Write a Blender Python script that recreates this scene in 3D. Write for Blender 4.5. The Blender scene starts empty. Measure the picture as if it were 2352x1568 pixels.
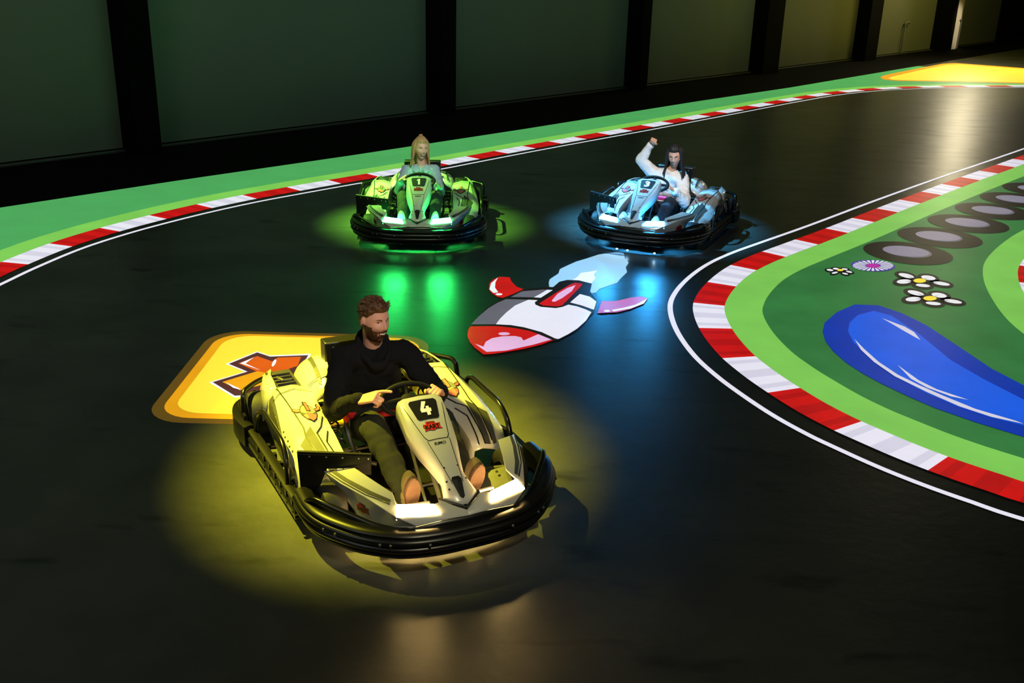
import bpy, bmesh, math, random
from mathutils import Vector, Matrix, Quaternion, noise
from mathutils.bvhtree import BVHTree
random.seed(7)
C = bpy.context.scene.collection
SC = bpy.context.scene
# ---------------------------------------------------------------- camera
FPX, CAMH = 2348.0, 2.8
TH = math.radians(21.0); ROLL = math.atan(161/6116)
cam_d = bpy.data.cameras.new('camera'); cam = bpy.data.objects.new('camera', cam_d); C.objects.link(cam)
cam_d.sensor_width = 36.0; cam_d.lens = FPX/2352*36.0; cam_d.clip_end = 300
_f = Vector((0, math.cos(TH), -math.sin(TH))); _r0 = Vector((1, 0, 0)); _u0 = _r0.cross(_f)
_rt = _r0*math.cos(ROLL) + _u0*math.sin(ROLL); _up = -_r0*math.sin(ROLL) + _u0*math.cos(ROLL)
cam.matrix_world = Matrix(((_rt.x, _up.x, -_f.x, 0), (_rt.y, _up.y, -_f.y, 0), (_rt.z, _up.z, -_f.z, CAMH), (0, 0, 0, 1)))
SC.camera = cam

def fl(px, py, z=0.0):
    """floor point seen at a photo pixel (survey of the flat floor)"""
    d = _rt*((px-1176)/FPX) + _up*((784-py)/FPX) + _f
    t = (z-CAMH)/d.z
    return Vector((d.x*t, d.y*t, z))

# ---------------------------------------------------------------- world and view
SC.view_settings.view_transform = 'Standard'; SC.view_settings.look = 'None'
SC.view_settings.exposure = 0.0; SC.view_settings.gamma = 1.0
SC.view_settings.use_curve_mapping = False
w = bpy.data.worlds.new('hall'); SC.world = w; w.use_nodes = True
w.node_tree.nodes['Background'].inputs[0].default_value = (0.55, 0.8, 0.6, 1)
w.node_tree.nodes['Background'].inputs[1].default_value = 0.007

def srgb(r, g, b):
    def f(c):
        c /= 255.0
        return c/12.92 if c <= 0.04045 else ((c+0.055)/1.055)**2.4
    return (f(r), f(g), f(b), 1)

def aim(o, loc, target):
    o.location = loc
    o.rotation_euler = (Vector(target)-Vector(loc)).to_track_quat('-Z', 'Y').to_euler()

def area(name, loc, target, size, size_y, power, color, spread=180):
    l = bpy.data.lights.new(name, 'AREA'); l.shape = 'RECTANGLE'; l.size = size; l.size_y = size_y
    l.energy = power; l.color = color; l.spread = math.radians(spread)
    o = bpy.data.objects.new(name, l); C.objects.link(o); aim(o, loc, target)
    return o

def spot(name, loc, target, power, color, half, blend, radius):
    l = bpy.data.lights.new(name, 'SPOT'); l.energy = power; l.color = color
    l.spot_size = 2*half; l.spot_blend = blend; l.shadow_soft_size = radius
    o = bpy.data.objects.new(name, l); C.objects.link(o); aim(o, loc, target)
    return o

# karts: (x, y, yaw) as surveyed from the photo
POSE = {4: (-.698, 5.255, .464), 1: (-1.007, 10.682, .058), 3: (1.561, 10.81, -.401)}
def kw(k, p):
    x, y, a = POSE[k]; c, s = math.cos(a), math.sin(a)
    return Vector((x-c*p[0]+s*p[1], y-s*p[0]-c*p[1], p[2]))

# ceiling projectors that paint a coloured pool of light around each kart; each leaves out the driver's upper body
def projector(k, centre, rx, ry, power, color, edge, person, H=6.5):
    cx, cy = centre
    loc = Vector((cx-.62*H, cy+.2*H, H)); tgt = Vector((cx, cy, 0))
    D = (tgt-loc).length
    o = spot('projector', loc, tgt, power, color, math.atan(1.45*max(rx, ry)/D), .05, 0.012)
    l = o.data; l.use_nodes = True; nt = l.node_tree; N = nt.nodes
    em = N['Emission']
    bpy.context.view_layer.update()
    M = o.matrix_world.to_3x3(); inv = o.matrix_world.inverted()
    geo = N.new('ShaderNodeTexCoord')
    sep = N.new('ShaderNodeSeparateXYZ'); nt.links.new(geo.outputs['Normal'], sep.inputs[0])
    def m(op, a, b=None, c=None):
        n = N.new('ShaderNodeMath'); n.operation = op
        for i, v in enumerate((a, b, c)):
            if v is None: continue
            if isinstance(v, (int, float)): n.inputs[i].default_value = v
            else: nt.links.new(v, n.inputs[i])
        return n.outputs[0]
    def ramp(x, a, b, lo, hi):
        mr = N.new('ShaderNodeMapRange'); mr.interpolation_type = 'SMOOTHSTEP'; nt.links.new(x, mr.inputs['Value'])
        mr.inputs['From Min'].default_value = a; mr.inputs['From Max'].default_value = b; mr.inputs['To Min'].default_value = lo; mr.inputs['To Max'].default_value = hi
        return mr.outputs[0]
    az = m('MAXIMUM', m('ABSOLUTE', sep.outputs[2]), .01)
    u = m('DIVIDE', sep.outputs[0], az); v = m('DIVIDE', sep.outputs[1], az)
    # where this ray meets the floor: direction = M * (u, v, -1)
    def row(i): return m('ADD', m('ADD', m('MULTIPLY', u, M[i][0]), m('MULTIPLY', v, M[i][1])), -M[i][2])
    dx, dy, dz = row(0), row(1), row(2)
    t = m('DIVIDE', H, m('MAXIMUM', m('MULTIPLY', dz, -1), .01))
    fx = m('DIVIDE', m('ADD', m('MULTIPLY', dx, t), loc.x-cx), rx); fy = m('DIVIDE', m('ADD', m('MULTIPLY', dy, t), loc.y-cy), ry)
    rr = m('SQRT', m('ADD', m('MULTIPLY', fx, fx), m('MULTIPLY', fy, fy)))
    total = ramp(rr, 1-edge, 1.12, 1, 0)
    for (p0, p1, r) in person:
        a = inv @ kw(k, p0); b = inv @ kw(k, p1)
        a = Vector((a.x/-a.z, a.y/-a.z)); b = Vector((b.x/-b.z, b.y/-b.z)); r_ = r/D
        ab = b-a; L2 = max(ab.length_squared, 1e-9)
        du = m('SUBTRACT', u, a.x); dv = m('SUBTRACT', v, a.y)
        t = m('DIVIDE', m('ADD', m('MULTIPLY', du, ab.x), m('MULTIPLY', dv, ab.y)), L2)
        t = m('MINIMUM', m('MAXIMUM', t, 0), 1)
        ex = m('SUBTRACT', du, m('MULTIPLY', t, ab.x)); ey = m('SUBTRACT', dv, m('MULTIPLY', t, ab.y))
        d = m('SQRT', m('ADD', m('MULTIPLY', ex, ex), m('MULTIPLY', ey, ey)))
        total = m('MULTIPLY', total, ramp(d, r_*.8, r_*1.12, .02, 1))
    nt.links.new(total, em.inputs['Strength'])
    return o

ARMS = lambda r: [((.17, -.16, .56), (.29, .03, .42), r), ((.29, .03, .42), (.22, .22, .54), r*.8), ((-.17, -.16, .56), (-.29, .03, .40), r), ((-.29, .03, .40), (-.22, .22, .50), r*.8)]
projector(4, (-.66, 5.42), 1.24, 1.46, 18500, (1.0, .89, .045), .85, [((.01, -.14, .70), (.02, -.12, .98), .17), ((.12, -.16, .5), (-.12, -.16, .5), .2), ((.2, -.15, .6), (.3, .03, .5), .09), ((-.2, -.15, .6), (-.28, .05, .5), .09)])
projector(1, (-.95, 10.80), 1.15, 1.2, 20000, (.28, 1.0, .07), .75, [((0, -.16, .66), (0, -.14, .92), .15), ((.12, -.16, .42), (-.12, -.16, .42), .2)]+ARMS(.09))
projector(3, (1.58, 10.9), 1.2, 1.25, 19000, (.09, .52, 1.0), .75, [((-.03, -.10, .66), (-.05, -.06, .92), .16), ((.12, -.16, .45), (-.12, -.16, .45), .19), ((.2, -.15, .6), (.29, -.13, .72), .10), ((.29, -.13, .72), (.15, -.09, .97), .10), ((-.19, -.12, .52), (-.27, .04, .38), .11)])

# added neutral fill spots on the drivers, from above and in front
spot('driver fill light', (1.2, 1.6, 4.6), kw(4, (.02, -.10, .86)), 700, (1, .93, .88), math.radians(8), 1.0, .18)
spot('driver fill light', (.6, 6.6, 4.6), kw(1, (0, -.12, .70)), 800, (1, .96, .92), math.radians(4.6), 1.0, .18)
spot('driver fill light', (1.4, 6.6, 4.6), kw(3, (-.02, -.12, .72)), 1300, (1, .95, .92), math.radians(8), 1.0, .18)

spot('kart nose fill light', (.9, 1.2, 4.6), kw(4, (0, .78, .40)), 520, (1, .90, .58), math.radians(9), 1.0, .2)  # added fills brighten each kart's front; not parts of the karts
spot('kart nose fill light', (-.2, 6.0, 4.8), kw(1, (0, .65, .40)), 620, (.72, 1, .55), math.radians(8), 1.0, .2)
spot('kart nose fill light', (1.0, 6.0, 4.8), kw(3, (0, .65, .40)), 760, (.82, .93, 1), math.radians(8), 1.0, .2)

# unseen fill lights added to tint the wall panels
area('wall fill light', (-.5, 12.5, 6.2), (-3.0, 17.5, 1.2), 3, 1.5, 36, (.45, 1.0, .6))
area('wall fill light', (-5.5, 8.5, 6.2), (-9, 12, 1.0), 3, 1.5, 16, (.8, 1.0, .75))
area('wall fill light', (3.2, 17.5, 6.2), (1.5, 21.5, 1.2), 3, 1.5, 18, (.6, 1.0, .75))
area('wall fill light', (14.2, 30.6, 4.6), (11.9, 33.4, .7), 2.4, 1.0, 95, (1.0, .88, .14))
area('wall fill light', (7.8, 24.2, 5.0), (6.6, 27.4, .7), 3, 1.2, 34, (1.0, .95, .25))
spot('post fill light', (15.8, 33.0, 3.6), (14.45, 36.2, .4), 900, (1.0, .88, .62), math.radians(9), .8, .1)  # added spot, brightens the steel post
area('doorway lamp', (14.3, 33.6, 3.9), (10.5, 26.0, 0.0), .6, 1.6, 38, (1.0, .86, .55), 120)
area('hall fill light', (-7.5, 0, 6.5), (-4.0, 7.5, 0), 5, 5, 75, (.95, 1.0, .84), 150)  # ambient fill added out of view to lift the dark floor

# added sun stands in for ceiling projectors, linked to the floor shapes only
gfx = bpy.data.collections.new('floor_graphics'); C.children.link(gfx)
sun_d = bpy.data.lights.new('track graphics sun', 'SUN'); sun_d.energy = 3.05; sun_d.angle = .06
sun = bpy.data.objects.new('track graphics sun', sun_d); C.objects.link(sun); aim(sun, (-.6, 8, 9), (0, 8, 0))
sun.light_linking.receiver_collection = gfx

# ---------------------------------------------------------------- materials
MATS = {}
def mat(name, col, rough=.5, metal=0.0, spec=.5, var=0.0, scale=20, bump=0.0, bscale=60, coat=0.0, emit=None, estr=0, rvar=0.0, stretch=None, trans=0.0, detail=4):
    if name in MATS: return MATS[name]
    m = bpy.data.materials.new(name); m.use_nodes = True; nt = m.node_tree; N = nt.nodes
    b = N['Principled BSDF']
    b.inputs['Base Color'].default_value = col; b.inputs['Roughness'].default_value = rough
    b.inputs['Metallic'].default_value = metal; b.inputs['Specular IOR Level'].default_value = spec
    b.inputs['Coat Weight'].default_value = coat; b.inputs['Coat Roughness'].default_value = .08
    if trans: b.inputs['Transmission Weight'].default_value = trans
    if emit:
        b.inputs['Emission Color'].default_value = emit; b.inputs['Emission Strength'].default_value = estr
    tc = N.new('ShaderNodeTexCoord'); mp = N.new('ShaderNodeMapping'); nt.links.new(tc.outputs['Object'], mp.inputs[0])
    if stretch: mp.inputs['Scale'].default_value = stretch
    nz = N.new('ShaderNodeTexNoise'); nz.inputs['Scale'].default_value = scale; nz.inputs['Detail'].default_value = detail
    nt.links.new(mp.outputs[0], nz.inputs['Vector'])
    mx = N.new('ShaderNodeMix'); mx.data_type = 'RGBA'
    lo = tuple(c*(1-var) for c in col[:3])+(1,); hi = tuple(min(1, c*(1+var)) for c in col[:3])+(1,)
    mx.inputs[6].default_value = lo; mx.inputs[7].default_value = hi
    nt.links.new(nz.outputs['Fac'], mx.inputs[0]); nt.links.new(mx.outputs[2], b.inputs['Base Color'])
    if rvar:
        mr = N.new('ShaderNodeMapRange'); nt.links.new(nz.outputs['Fac'], mr.inputs[0])
        mr.inputs['From Min'].default_value = .3; mr.inputs['From Max'].default_value = .7
        mr.inputs['To Min'].default_value = max(0, rough-rvar); mr.inputs['To Max'].default_value = min(1, rough+rvar)
        nt.links.new(mr.outputs[0], b.inputs['Roughness'])
    if bump:
        n2 = N.new('ShaderNodeTexNoise'); n2.inputs['Scale'].default_value = bscale; n2.inputs['Detail'].default_value = 3
        nt.links.new(mp.outputs[0], n2.inputs['Vector'])
        bp_ = N.new('ShaderNodeBump'); bp_.inputs['Strength'].default_value = bump; bp_.inputs['Distance'].default_value = .01
        nt.links.new(n2.outputs['Fac'], bp_.inputs['Height']); nt.links.new(bp_.outputs[0], b.inputs['Normal'])
    MATS[name] = m
    return m

# ---------------------------------------------------------------- mesh helpers
class MB:
    def __init__(s): s.v = []; s.f = []; s.m = []
    def add(s, vs, fs, mi=0):
        o = len(s.v); s.v += [tuple(v) for v in vs]; s.f += [tuple(i+o for i in f) for f in fs]; s.m += [mi]*len(fs)
        return s
    def grid(s, rows, mi=0, cu=False, cv=False):
        """rows of points -> quads; cu closes along a row, cv closes rows"""
        n, k = len(rows), len(rows[0]); fs = []
        for i in range(n if cv else n-1):
            for j in range(k if cu else k-1):
                a = i*k+j; b = i*k+(j+1) % k; c = ((i+1) % n)*k+(j+1) % k; d = ((i+1) % n)*k+j
                fs.append((a, b, c, d))
        return s.add([p for r in rows for p in r], fs, mi)
    def loft(s, rings, mi=0, caps=True):
        o = len(s.v); s.grid(rings, mi, cu=True)
        k = len(rings[0]); n = len(rings)
        if caps:
            s.f.append(tuple(o+j for j in range(k))[::-1]); s.f.append(tuple(o+(n-1)*k+j for j in range(k))); s.m += [mi, mi]
        return s
    def tube(s, pts, r, seg=10, mi=0, caps=True):
        pts = [Vector(p) for p in pts]; rr = r if isinstance(r, (list, tuple)) else [r]*len(pts)
        rings = []; nrm = None
        for i, p in enumerate(pts):
            t = (pts[min(i+1, len(pts)-1)]-pts[max(i-1, 0)]).normalized()
            if nrm is None:
                nrm = t.orthogonal().normalized()
            else:
                nrm = (nrm - t*nrm.dot(t)); nrm = nrm.normalized() if nrm.length > 1e-6 else t.orthogonal().normalized()
            b = t.cross(nrm)
            rings.append([p+(nrm*math.cos(2*math.pi*j/seg)+b*math.sin(2*math.pi*j/seg))*rr[i] for j in range(seg)])
        return s.loft(rings, mi, caps)
    def box(s, c, d, rot=None, mi=0):
        c = Vector(c); x, y, z = (q/2 for q in d)
        vs = [Vector(q) for q in ((-x, -y, -z), (x, -y, -z), (x, y, -z), (-x, y, -z), (-x, -y, z), (x, -y, z), (x, y, z), (-x, y, z))]
        if rot is not None: vs = [rot @ q for q in vs]
        return s.add([q+c for q in vs], [(0, 3, 2, 1), (4, 5, 6, 7), (0, 1, 5, 4), (1, 2, 6, 5), (2, 3, 7, 6), (3, 0, 4, 7)], mi)
    def capsule(s, a, b, ra, rb, flat=1.0, axis=None, seg=20, mi=0):
        """closed tapered limb; flat squeezes its thickness along 'axis'"""
        a = Vector(a); b = Vector(b); t = b-a; L = t.length; t.normalize()
        n1 = Vector(axis) if axis is not None else t.orthogonal()
        n1 = (n1-t*n1.dot(t)).normalized(); n2 = t.cross(n1); rings = []
        st = []
        for k in range(1, 6):
            ph = -math.pi/2+k*math.pi/12; st.append((ra*math.sin(ph), ra*math.cos(ph)))
        for k in range(1, 6): st.append((L*k/6, ra+(rb-ra)*k/6))
        for k in range(1, 6):
            ph = k*math.pi/12; st.append((L+rb*math.sin(ph), rb*math.cos(ph)))
        st = [st[0]] + st[1:]
        for h, r in st: rings.append([a+t*h+(n1*math.cos(2*math.pi*j/seg)*flat+n2*math.sin(2*math.pi*j/seg))*r for j in range(seg)])
        return s.loft(rings, mi)
    def ellip(s, c, r, rot=None, nu=24, nv=16, mi=0):
        c = Vector(c); rings = []
        for i in range(1, nv):
            ph = -math.pi/2+math.pi*i/nv; row = []
            for j in range(nu):
                th = 2*math.pi*j/nu
                q = Vector((r[0]*math.cos(ph)*math.cos(th), r[1]*math.cos(ph)*math.sin(th), r[2]*math.sin(ph)))
                if rot is not None: q = rot @ q
                row.append(q+c)
            rings.append(row)
        return s.loft(rings, mi)
    def mirror(s):
        """add the mirror image across x = 0"""
        n = len(s.v); fs = list(s.f); ms = list(s.m)
        s.v += [(-x, y, z) for x, y, z in s.v]; s.f += [tuple(i+n for i in reversed(f)) for f in fs]; s.m += ms
        return s
    def flipx(s):
        r = MB(); r.v = [(-x, y, z) for x, y, z in s.v]; r.f = [tuple(reversed(f)) for f in s.f]; r.m = list(s.m); return r

def obj(name, mb, mats, parent=None, smooth=True, solid=0, bevel=0, angle=38, coll=None, sub=0, off=-1, up=None):
    if not isinstance(mats, (list, tuple)): mats = [mats]
    if up is not None:      # outer side of a shell faces 'up'
        t = 0
        for f in mb.f:
            a, b, c = (Vector(mb.v[i]) for i in f[:3]); t += (b-a).cross(c-a).dot(Vector(up))
        if t < 0: mb.f = [tuple(reversed(f)) for f in mb.f]
    me = bpy.data.meshes.new(name); me.from_pydata([tuple(v) for v in mb.v], [], mb.f); me.validate()
    for m in mats: me.materials.append(m)
    for p, mi in zip(me.polygons, mb.m): p.material_index = mi
    if smooth:
        me.polygons.foreach_set('use_smooth', [True]*len(me.polygons)); me.set_sharp_from_angle(angle=math.radians(angle))
    me.update()
    o = bpy.data.objects.new(name, me); (coll or C).objects.link(o)
    if parent is not None: o.parent = parent
    if sub:
        s = o.modifiers.new('sub', 'SUBSURF'); s.levels = s.render_levels = sub
    if solid:
        s = o.modifiers.new('solid', 'SOLIDIFY'); s.thickness = solid; s.offset = off
    if bevel:
        b = o.modifiers.new('bevel', 'BEVEL'); b.width = bevel; b.segments = 2; b.limit_method = 'ANGLE'; b.angle_limit = math.radians(40)
    return o

def tag(o, label=None, cat=None, group=None, kind=None):
    if label: o['label'] = label
    if cat: o['category'] = cat
    if group: o['group'] = group
    if kind: o['kind'] = kind
    return o

def cat_rom(pts, n=8, closed=False):
    pts = [Vector(p) for p in pts]; out = []; N = len(pts)
    rng = range(N) if closed else range(N-1)
    for i in rng:
        p0 = pts[(i-1) % N] if closed or i > 0 else pts[0]*2-pts[1]
        p1 = pts[i]; p2 = pts[(i+1) % N]
        p3 = pts[(i+2) % N] if closed or i+2 < N else pts[-1]*2-pts[-2]
        for k in range(n):
            t = k/n
            out.append(.5*((2*p1)+(p2-p0)*t+(2*p0-5*p1+4*p2-p3)*t*t+(3*p1-p0-3*p2+p3)*t**3))
    if not closed: out.append(pts[-1])
    return out

def round_path(pts, r=.04, n=5):
    """polyline with its corners rounded"""
    pts = [Vector(p) for p in pts]; out = [pts[0]]
    for i in range(1, len(pts)-1):
        a, b, c = pts[i-1], pts[i], pts[i+1]
        d = min(r, (a-b).length*.45, (c-b).length*.45)
        s = b+(a-b).normalized()*d; e = b+(c-b).normalized()*d
        for k in range(n+1):
            t = k/n; out.append(s*(1-t)**2+b*2*t*(1-t)+e*t*t)
    out.append(pts[-1]); return out

def fill(poly, d=None):
    """triangulated flat polygon (x, y) -> bmesh verts and faces, edges no longer than d"""
    from mathutils.geometry import delaunay_2d_cdt
    n = len(poly)
    if sum(a[0]*b[1]-b[0]*a[1] for a, b in zip(poly, list(poly[1:])+[poly[0]])) < 0: poly = list(reversed(poly))
    v2, _, f2, _, _, _ = delaunay_2d_cdt([Vector((p[0], p[1])) for p in poly], [], [list(range(n))], 1, 1e-5, False)
    def inside(x, y):
        c = False
        for a, b in zip(poly, list(poly[1:])+[poly[0]]):
            if (a[1] > y) != (b[1] > y) and x < (b[0]-a[0])*(y-a[1])/(b[1]-a[1])+a[0]: c = not c
        return c
    f2 = [q for q in f2 if inside(sum(v2[i].x for i in q)/3, sum(v2[i].y for i in q)/3)]
    if not d: return [(q.x, q.y) for q in v2], [tuple(q) for q in f2]
    bm = bmesh.new()
    vs = [bm.verts.new((p.x, p.y, 0)) for p in v2]
    for q in f2: bm.faces.new([vs[i] for i in q])
    if d:
        for _ in range(5):
            lo = [e for e in bm.edges if e.calc_length() > d]
            if not lo: break
            bmesh.ops.subdivide_edges(bm, edges=lo, cuts=1)
            bmesh.ops.triangulate(bm, faces=[f for f in bm.faces if len(f.verts) > 3])
    bm.verts.index_update()
    v = [(q.co.x, q.co.y) for q in bm.verts]; f = [tuple(x.index for x in g.verts) for g in bm.faces]; bm.free()
    return v, f

def text2d(body, width, extra=.02, height=None, shear=0):
    cu = bpy.data.curves.new('lettering', 'FONT'); cu.body = body; cu.size = 1; cu.offset = extra; cu.align_x = 'CENTER'; cu.align_y = 'CENTER'; cu.shear = shear
    cu.resolution_u = 3
    o = bpy.data.objects.new('lettering', cu); me = o.to_mesh()
    v = [(p.co.x, p.co.y) for p in me.vertices]; f = [tuple(p.vertices) for p in me.polygons]
    o.to_mesh_clear(); bpy.data.objects.remove(o); bpy.data.curves.remove(cu)
    x0 = min(p[0] for p in v); x1 = max(p[0] for p in v); y0 = min(p[1] for p in v); y1 = max(p[1] for p in v)
    sx = width/(x1-x0); sy = sx if height is None else height/(y1-y0)
    return [((x-(x0+x1)/2)*sx, (y-(y0+y1)/2)*sy) for x, y in v], f

def bvh_of(mb): return BVHTree.FromPolygons([tuple(v) for v in mb.v], mb.f)

def drape(mb, bvh, shape, frame, off=.002, mi=0):
    """lay a flat shape (verts, faces) on a surface: frame = (origin, U, V, direction of view on to the surface)"""
    O, U, V, D = (Vector(q) for q in frame); D = D.normalized(); vs = []
    up = 0
    for (a, b) in shape[0]:
        p = O+U*a+V*b
        h = bvh.ray_cast(p-D*1.0, D)
        if h[0] is None:
            h = bvh.find_nearest(p)
        n = h[1]
        if n.dot(D) > 0: n = -n
        vs.append(h[0]+n*off)
    # orient faces against the view direction
    fs = []
    for f in shape[1]:
        a, b, c = vs[f[0]], vs[f[1]], vs[f[2]]
        fs.append(f if (b-a).cross(c-a).dot(D) < 0 else tuple(reversed(f)))
    return mb.add(vs, fs, mi)

def ell(cx, cy, rx, ry, rot=0, n=28):
    c, s = math.cos(rot), math.sin(rot)
    return [(cx+rx*math.cos(t)*c-ry*math.sin(t)*s, cy+rx*math.cos(t)*s+ry*math.sin(t)*c) for t in (2*math.pi*i/n for i in range(n))]

# ---------------------------------------------------------------- the floor
def floor_material():
    m = bpy.data.materials.new('dark hall floor'); m.use_nodes = True; nt = m.node_tree; N = nt.nodes; b = N['Principled BSDF']
    tc = N.new('ShaderNodeTexCoord')
    n1 = N.new('ShaderNodeTexNoise'); n1.inputs['Scale'].default_value = .9; n1.inputs['Detail'].default_value = 8; n1.inputs['Roughness'].default_value = .6
    nt.links.new(tc.outputs['Object'], n1.inputs['Vector'])
    r = N.new('ShaderNodeValToRGB'); r.color_ramp.elements[0].position = .38; r.color_ramp.elements[0].color = (.070, .074, .066, 1)
    r.color_ramp.elements[1].position = .62; r.color_ramp.elements[1].color = (.118, .120, .108, 1)
    nt.links.new(n1.outputs['Fac'], r.inputs[0])
    mp = N.new('ShaderNodeMapping'); mp.inputs['Scale'].default_value = (1.0, 2.6, 1); mp.inputs['Rotation'].default_value = (0, 0, .5)
    nt.links.new(tc.outputs['Object'], mp.inputs[0])
    n2 = N.new('ShaderNodeTexNoise'); n2.inputs['Scale'].default_value = 1.7; n2.inputs['Detail'].default_value = 9
    nt.links.new(mp.outputs[0], n2.inputs['Vector'])
    sc = N.new('ShaderNodeMapRange'); sc.inputs['From Min'].default_value = .60; sc.inputs['From Max'].default_value = .72
    nt.links.new(n2.outputs['Fac'], sc.inputs[0])
    mx = N.new('ShaderNodeMix'); mx.data_type = 'RGBA'; mx.inputs[7].default_value = (.034, .034, .030, 1)
    nt.links.new(sc.outputs[0], mx.inputs[0]); nt.links.new(r.outputs[0], mx.inputs[6]); nt.links.new(mx.outputs[2], b.inputs['Base Color'])
    mr = N.new('ShaderNodeMapRange'); mr.inputs['From Min'].default_value = .3; mr.inputs['From Max'].default_value = .7
    mr.inputs['To Min'].default_value = .40; mr.inputs['To Max'].default_value = .52
    nt.links.new(n2.outputs['Fac'], mr.inputs[0]); nt.links.new(mr.outputs[0], b.inputs['Roughness'])
    b.inputs['Specular IOR Level'].default_value = .5; b.inputs['Coat Weight'].default_value = .7; b.inputs['Coat Roughness'].default_value = .31
    n3 = N.new('ShaderNodeTexNoise'); n3.inputs['Scale'].default_value = 14; n3.inputs['Detail'].default_value = 6
    nt.links.new(tc.outputs['Object'], n3.inputs['Vector'])
    bu = N.new('ShaderNodeBump'); bu.inputs['Strength'].default_value = .16; bu.inputs['Distance'].default_value = .02
    nt.links.new(n3.outputs['Fac'], bu.inputs['Height']); nt.links.new(bu.outputs[0], b.inputs['Normal'])
    return m
M_floor = floor_material()
fm = MB(); fm.box((5, 20, -.05), (90, 70, .1))
tag(obj('floor', fm, M_floor, smooth=False), kind='structure')

def gm(name, r, g, b, **k):  # projected light pictures, put into the shapes as surface colour
    c = srgb(r, g, b); k.setdefault('rough', .42); k.setdefault('var', .2); k.setdefault('scale', 2.2); k.setdefault('spec', .12)
    return mat('floor '+name, c, bump=.12, bscale=16, detail=8, **k)
G_white = gm('white', 236, 232, 246, var=.05); G_red = gm('red', 203, 16, 16, var=.25, scale=5, stretch=(1, 1, 1)); G_lgreen = gm('light green', 126, 200, 86)
G_red2 = gm('dark red', 180, 12, 14, var=.25, scale=5); G_white2 = gm('greyish white', 216, 212, 230, var=.05); G_green = gm('outer green', 78, 166, 92, var=.14); G_in = gm('infield green', 50, 118, 60, var=.36); G_blue = gm('deep blue', 10, 54, 170); G_blue2 = gm('bright blue', 26, 92, 226)
G_black = gm('black', 20, 19, 14); G_grey = gm('tyre grey', 136, 131, 150); G_grey2 = gm('rocket grey', 104, 100, 112)
G_pink = gm('pink', 232, 182, 222); G_mag = gm('fin magenta', 196, 92, 158); G_sky = gm('flame blue', 160, 205, 236, var=.06)
G_yel = gm('yellow', 250, 226, 60, var=.05); G_or = gm('orange', 232, 160, 20); G_brown = gm('brown', 82, 46, 40); G_flame = gm('burnt orange', 214, 92, 18)
G_halo = gm('dim amber', 96, 72, 20); G_viol = gm('violet', 72, 50, 160); G_magenta = gm('magenta', 190, 30, 160); G_ivory = gm('ivory', 240, 240, 245, var=.02)
G_mid = gm('mid green', 92, 150, 60)

def flat(name, shapes, parent=None, label=None, cat=None, group=None, kind=None):
    """thin flat shapes on the floor; shapes = [(points, material, level)]"""
    mb = MB(); mats = []
    for pts, m, lv in shapes:
        if m not in mats: mats.append(m)
        v, f = fill([(p[0], p[1]) for p in pts])
        z = .0012*lv
        fs = []
        for q in f:
            a, b, c = (Vector((*v[i], 0)) for i in q)
            fs.append(q if (b-a).cross(c-a).z > 0 else tuple(reversed(q)))
        mb.add([(x, y, z) for x, y in v], fs, mats.index(m))
    o = obj(name, mb, mats, parent, smooth=False, coll=gfx)
    return tag(o, label, cat, group, kind)

def resample(pts, step):
    out = [pts[0].copy()]; acc = 0
    for a, b in zip(pts, pts[1:]):
        L = (b-a).length; d = step-acc
        while d <= L:
            out.append(a+(b-a)*(d/L)); d += step
        acc = (acc+L) % step if L > 0 else acc
        acc = L-(d-step)
    return out

def normals(pts, side):
    ns = []
    for i in range(len(pts)):
        t = (pts[min(i+1, len(pts)-1)]-pts[max(i-1, 0)]).normalized()
        ns.append(Vector((-t.y, t.x))*side)
    return ns

def ribbon(pts, side, a, b, z, mb, mi=0, rng=None):
    ns = normals(pts, side); i0, i1 = rng or (0, len(pts)-1)
    vs = []
    for i in range(i0, i1+1):
        p, n = pts[i], ns[i]
        vs += [(p.x+n.x*a, p.y+n.y*a, z), (p.x+n.x*b, p.y+n.y*b, z)]
    fs = []
    for k in range(i1-i0):
        q = (2*k, 2*k+1, 2*k+3, 2*k+2)
        fs.append(q if side < 0 else q[::-1])
    mb.add(vs, [f if ((Vector(vs[f[1]])-Vector(vs[f[0]])).cross(Vector(vs[f[2]])-Vector(vs[f[1]]))).z > 0 else f[::-1] for f in fs], mi)

def kerb_set(line, side, ka, kb, ga, gb, block, phase, words, extra=None):
    """white line, red and white kerb and light green band that follow one curve"""
    P = resample([Vector((p.x, p.y)) for p in line], block/10)
    if words.get('line'):
        m = MB(); ribbon(P, side, -.022, .022, .0024, m); tag(obj('white_line', m, G_white, smooth=False, coll=gfx), words['line'], 'track line')
    m = MB(); n = len(P)-1
    i = -int(phase*10)
    k = 0
    while i < n:
        a, b = max(0, i), min(n, i+10)
        for q in range(a, b):
            ribbon(P, side, ka, kb, .0036, m, (k % 2)+(2 if (q-i) in (1, 4, 5, 8) else 0), (q, q+1))
        i += 10; k += 1
    tag(obj('kerb_stripes', m, [G_red, G_white, G_red2, G_white2], smooth=False, coll=gfx), words['kerb'], 'kerb')
    m = MB(); ribbon(P, side, ga, gb, .0024, m); tag(obj('grass_border', m, G_lgreen, smooth=False, coll=gfx), words['grass'], 'floor marking')
    return P

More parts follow.
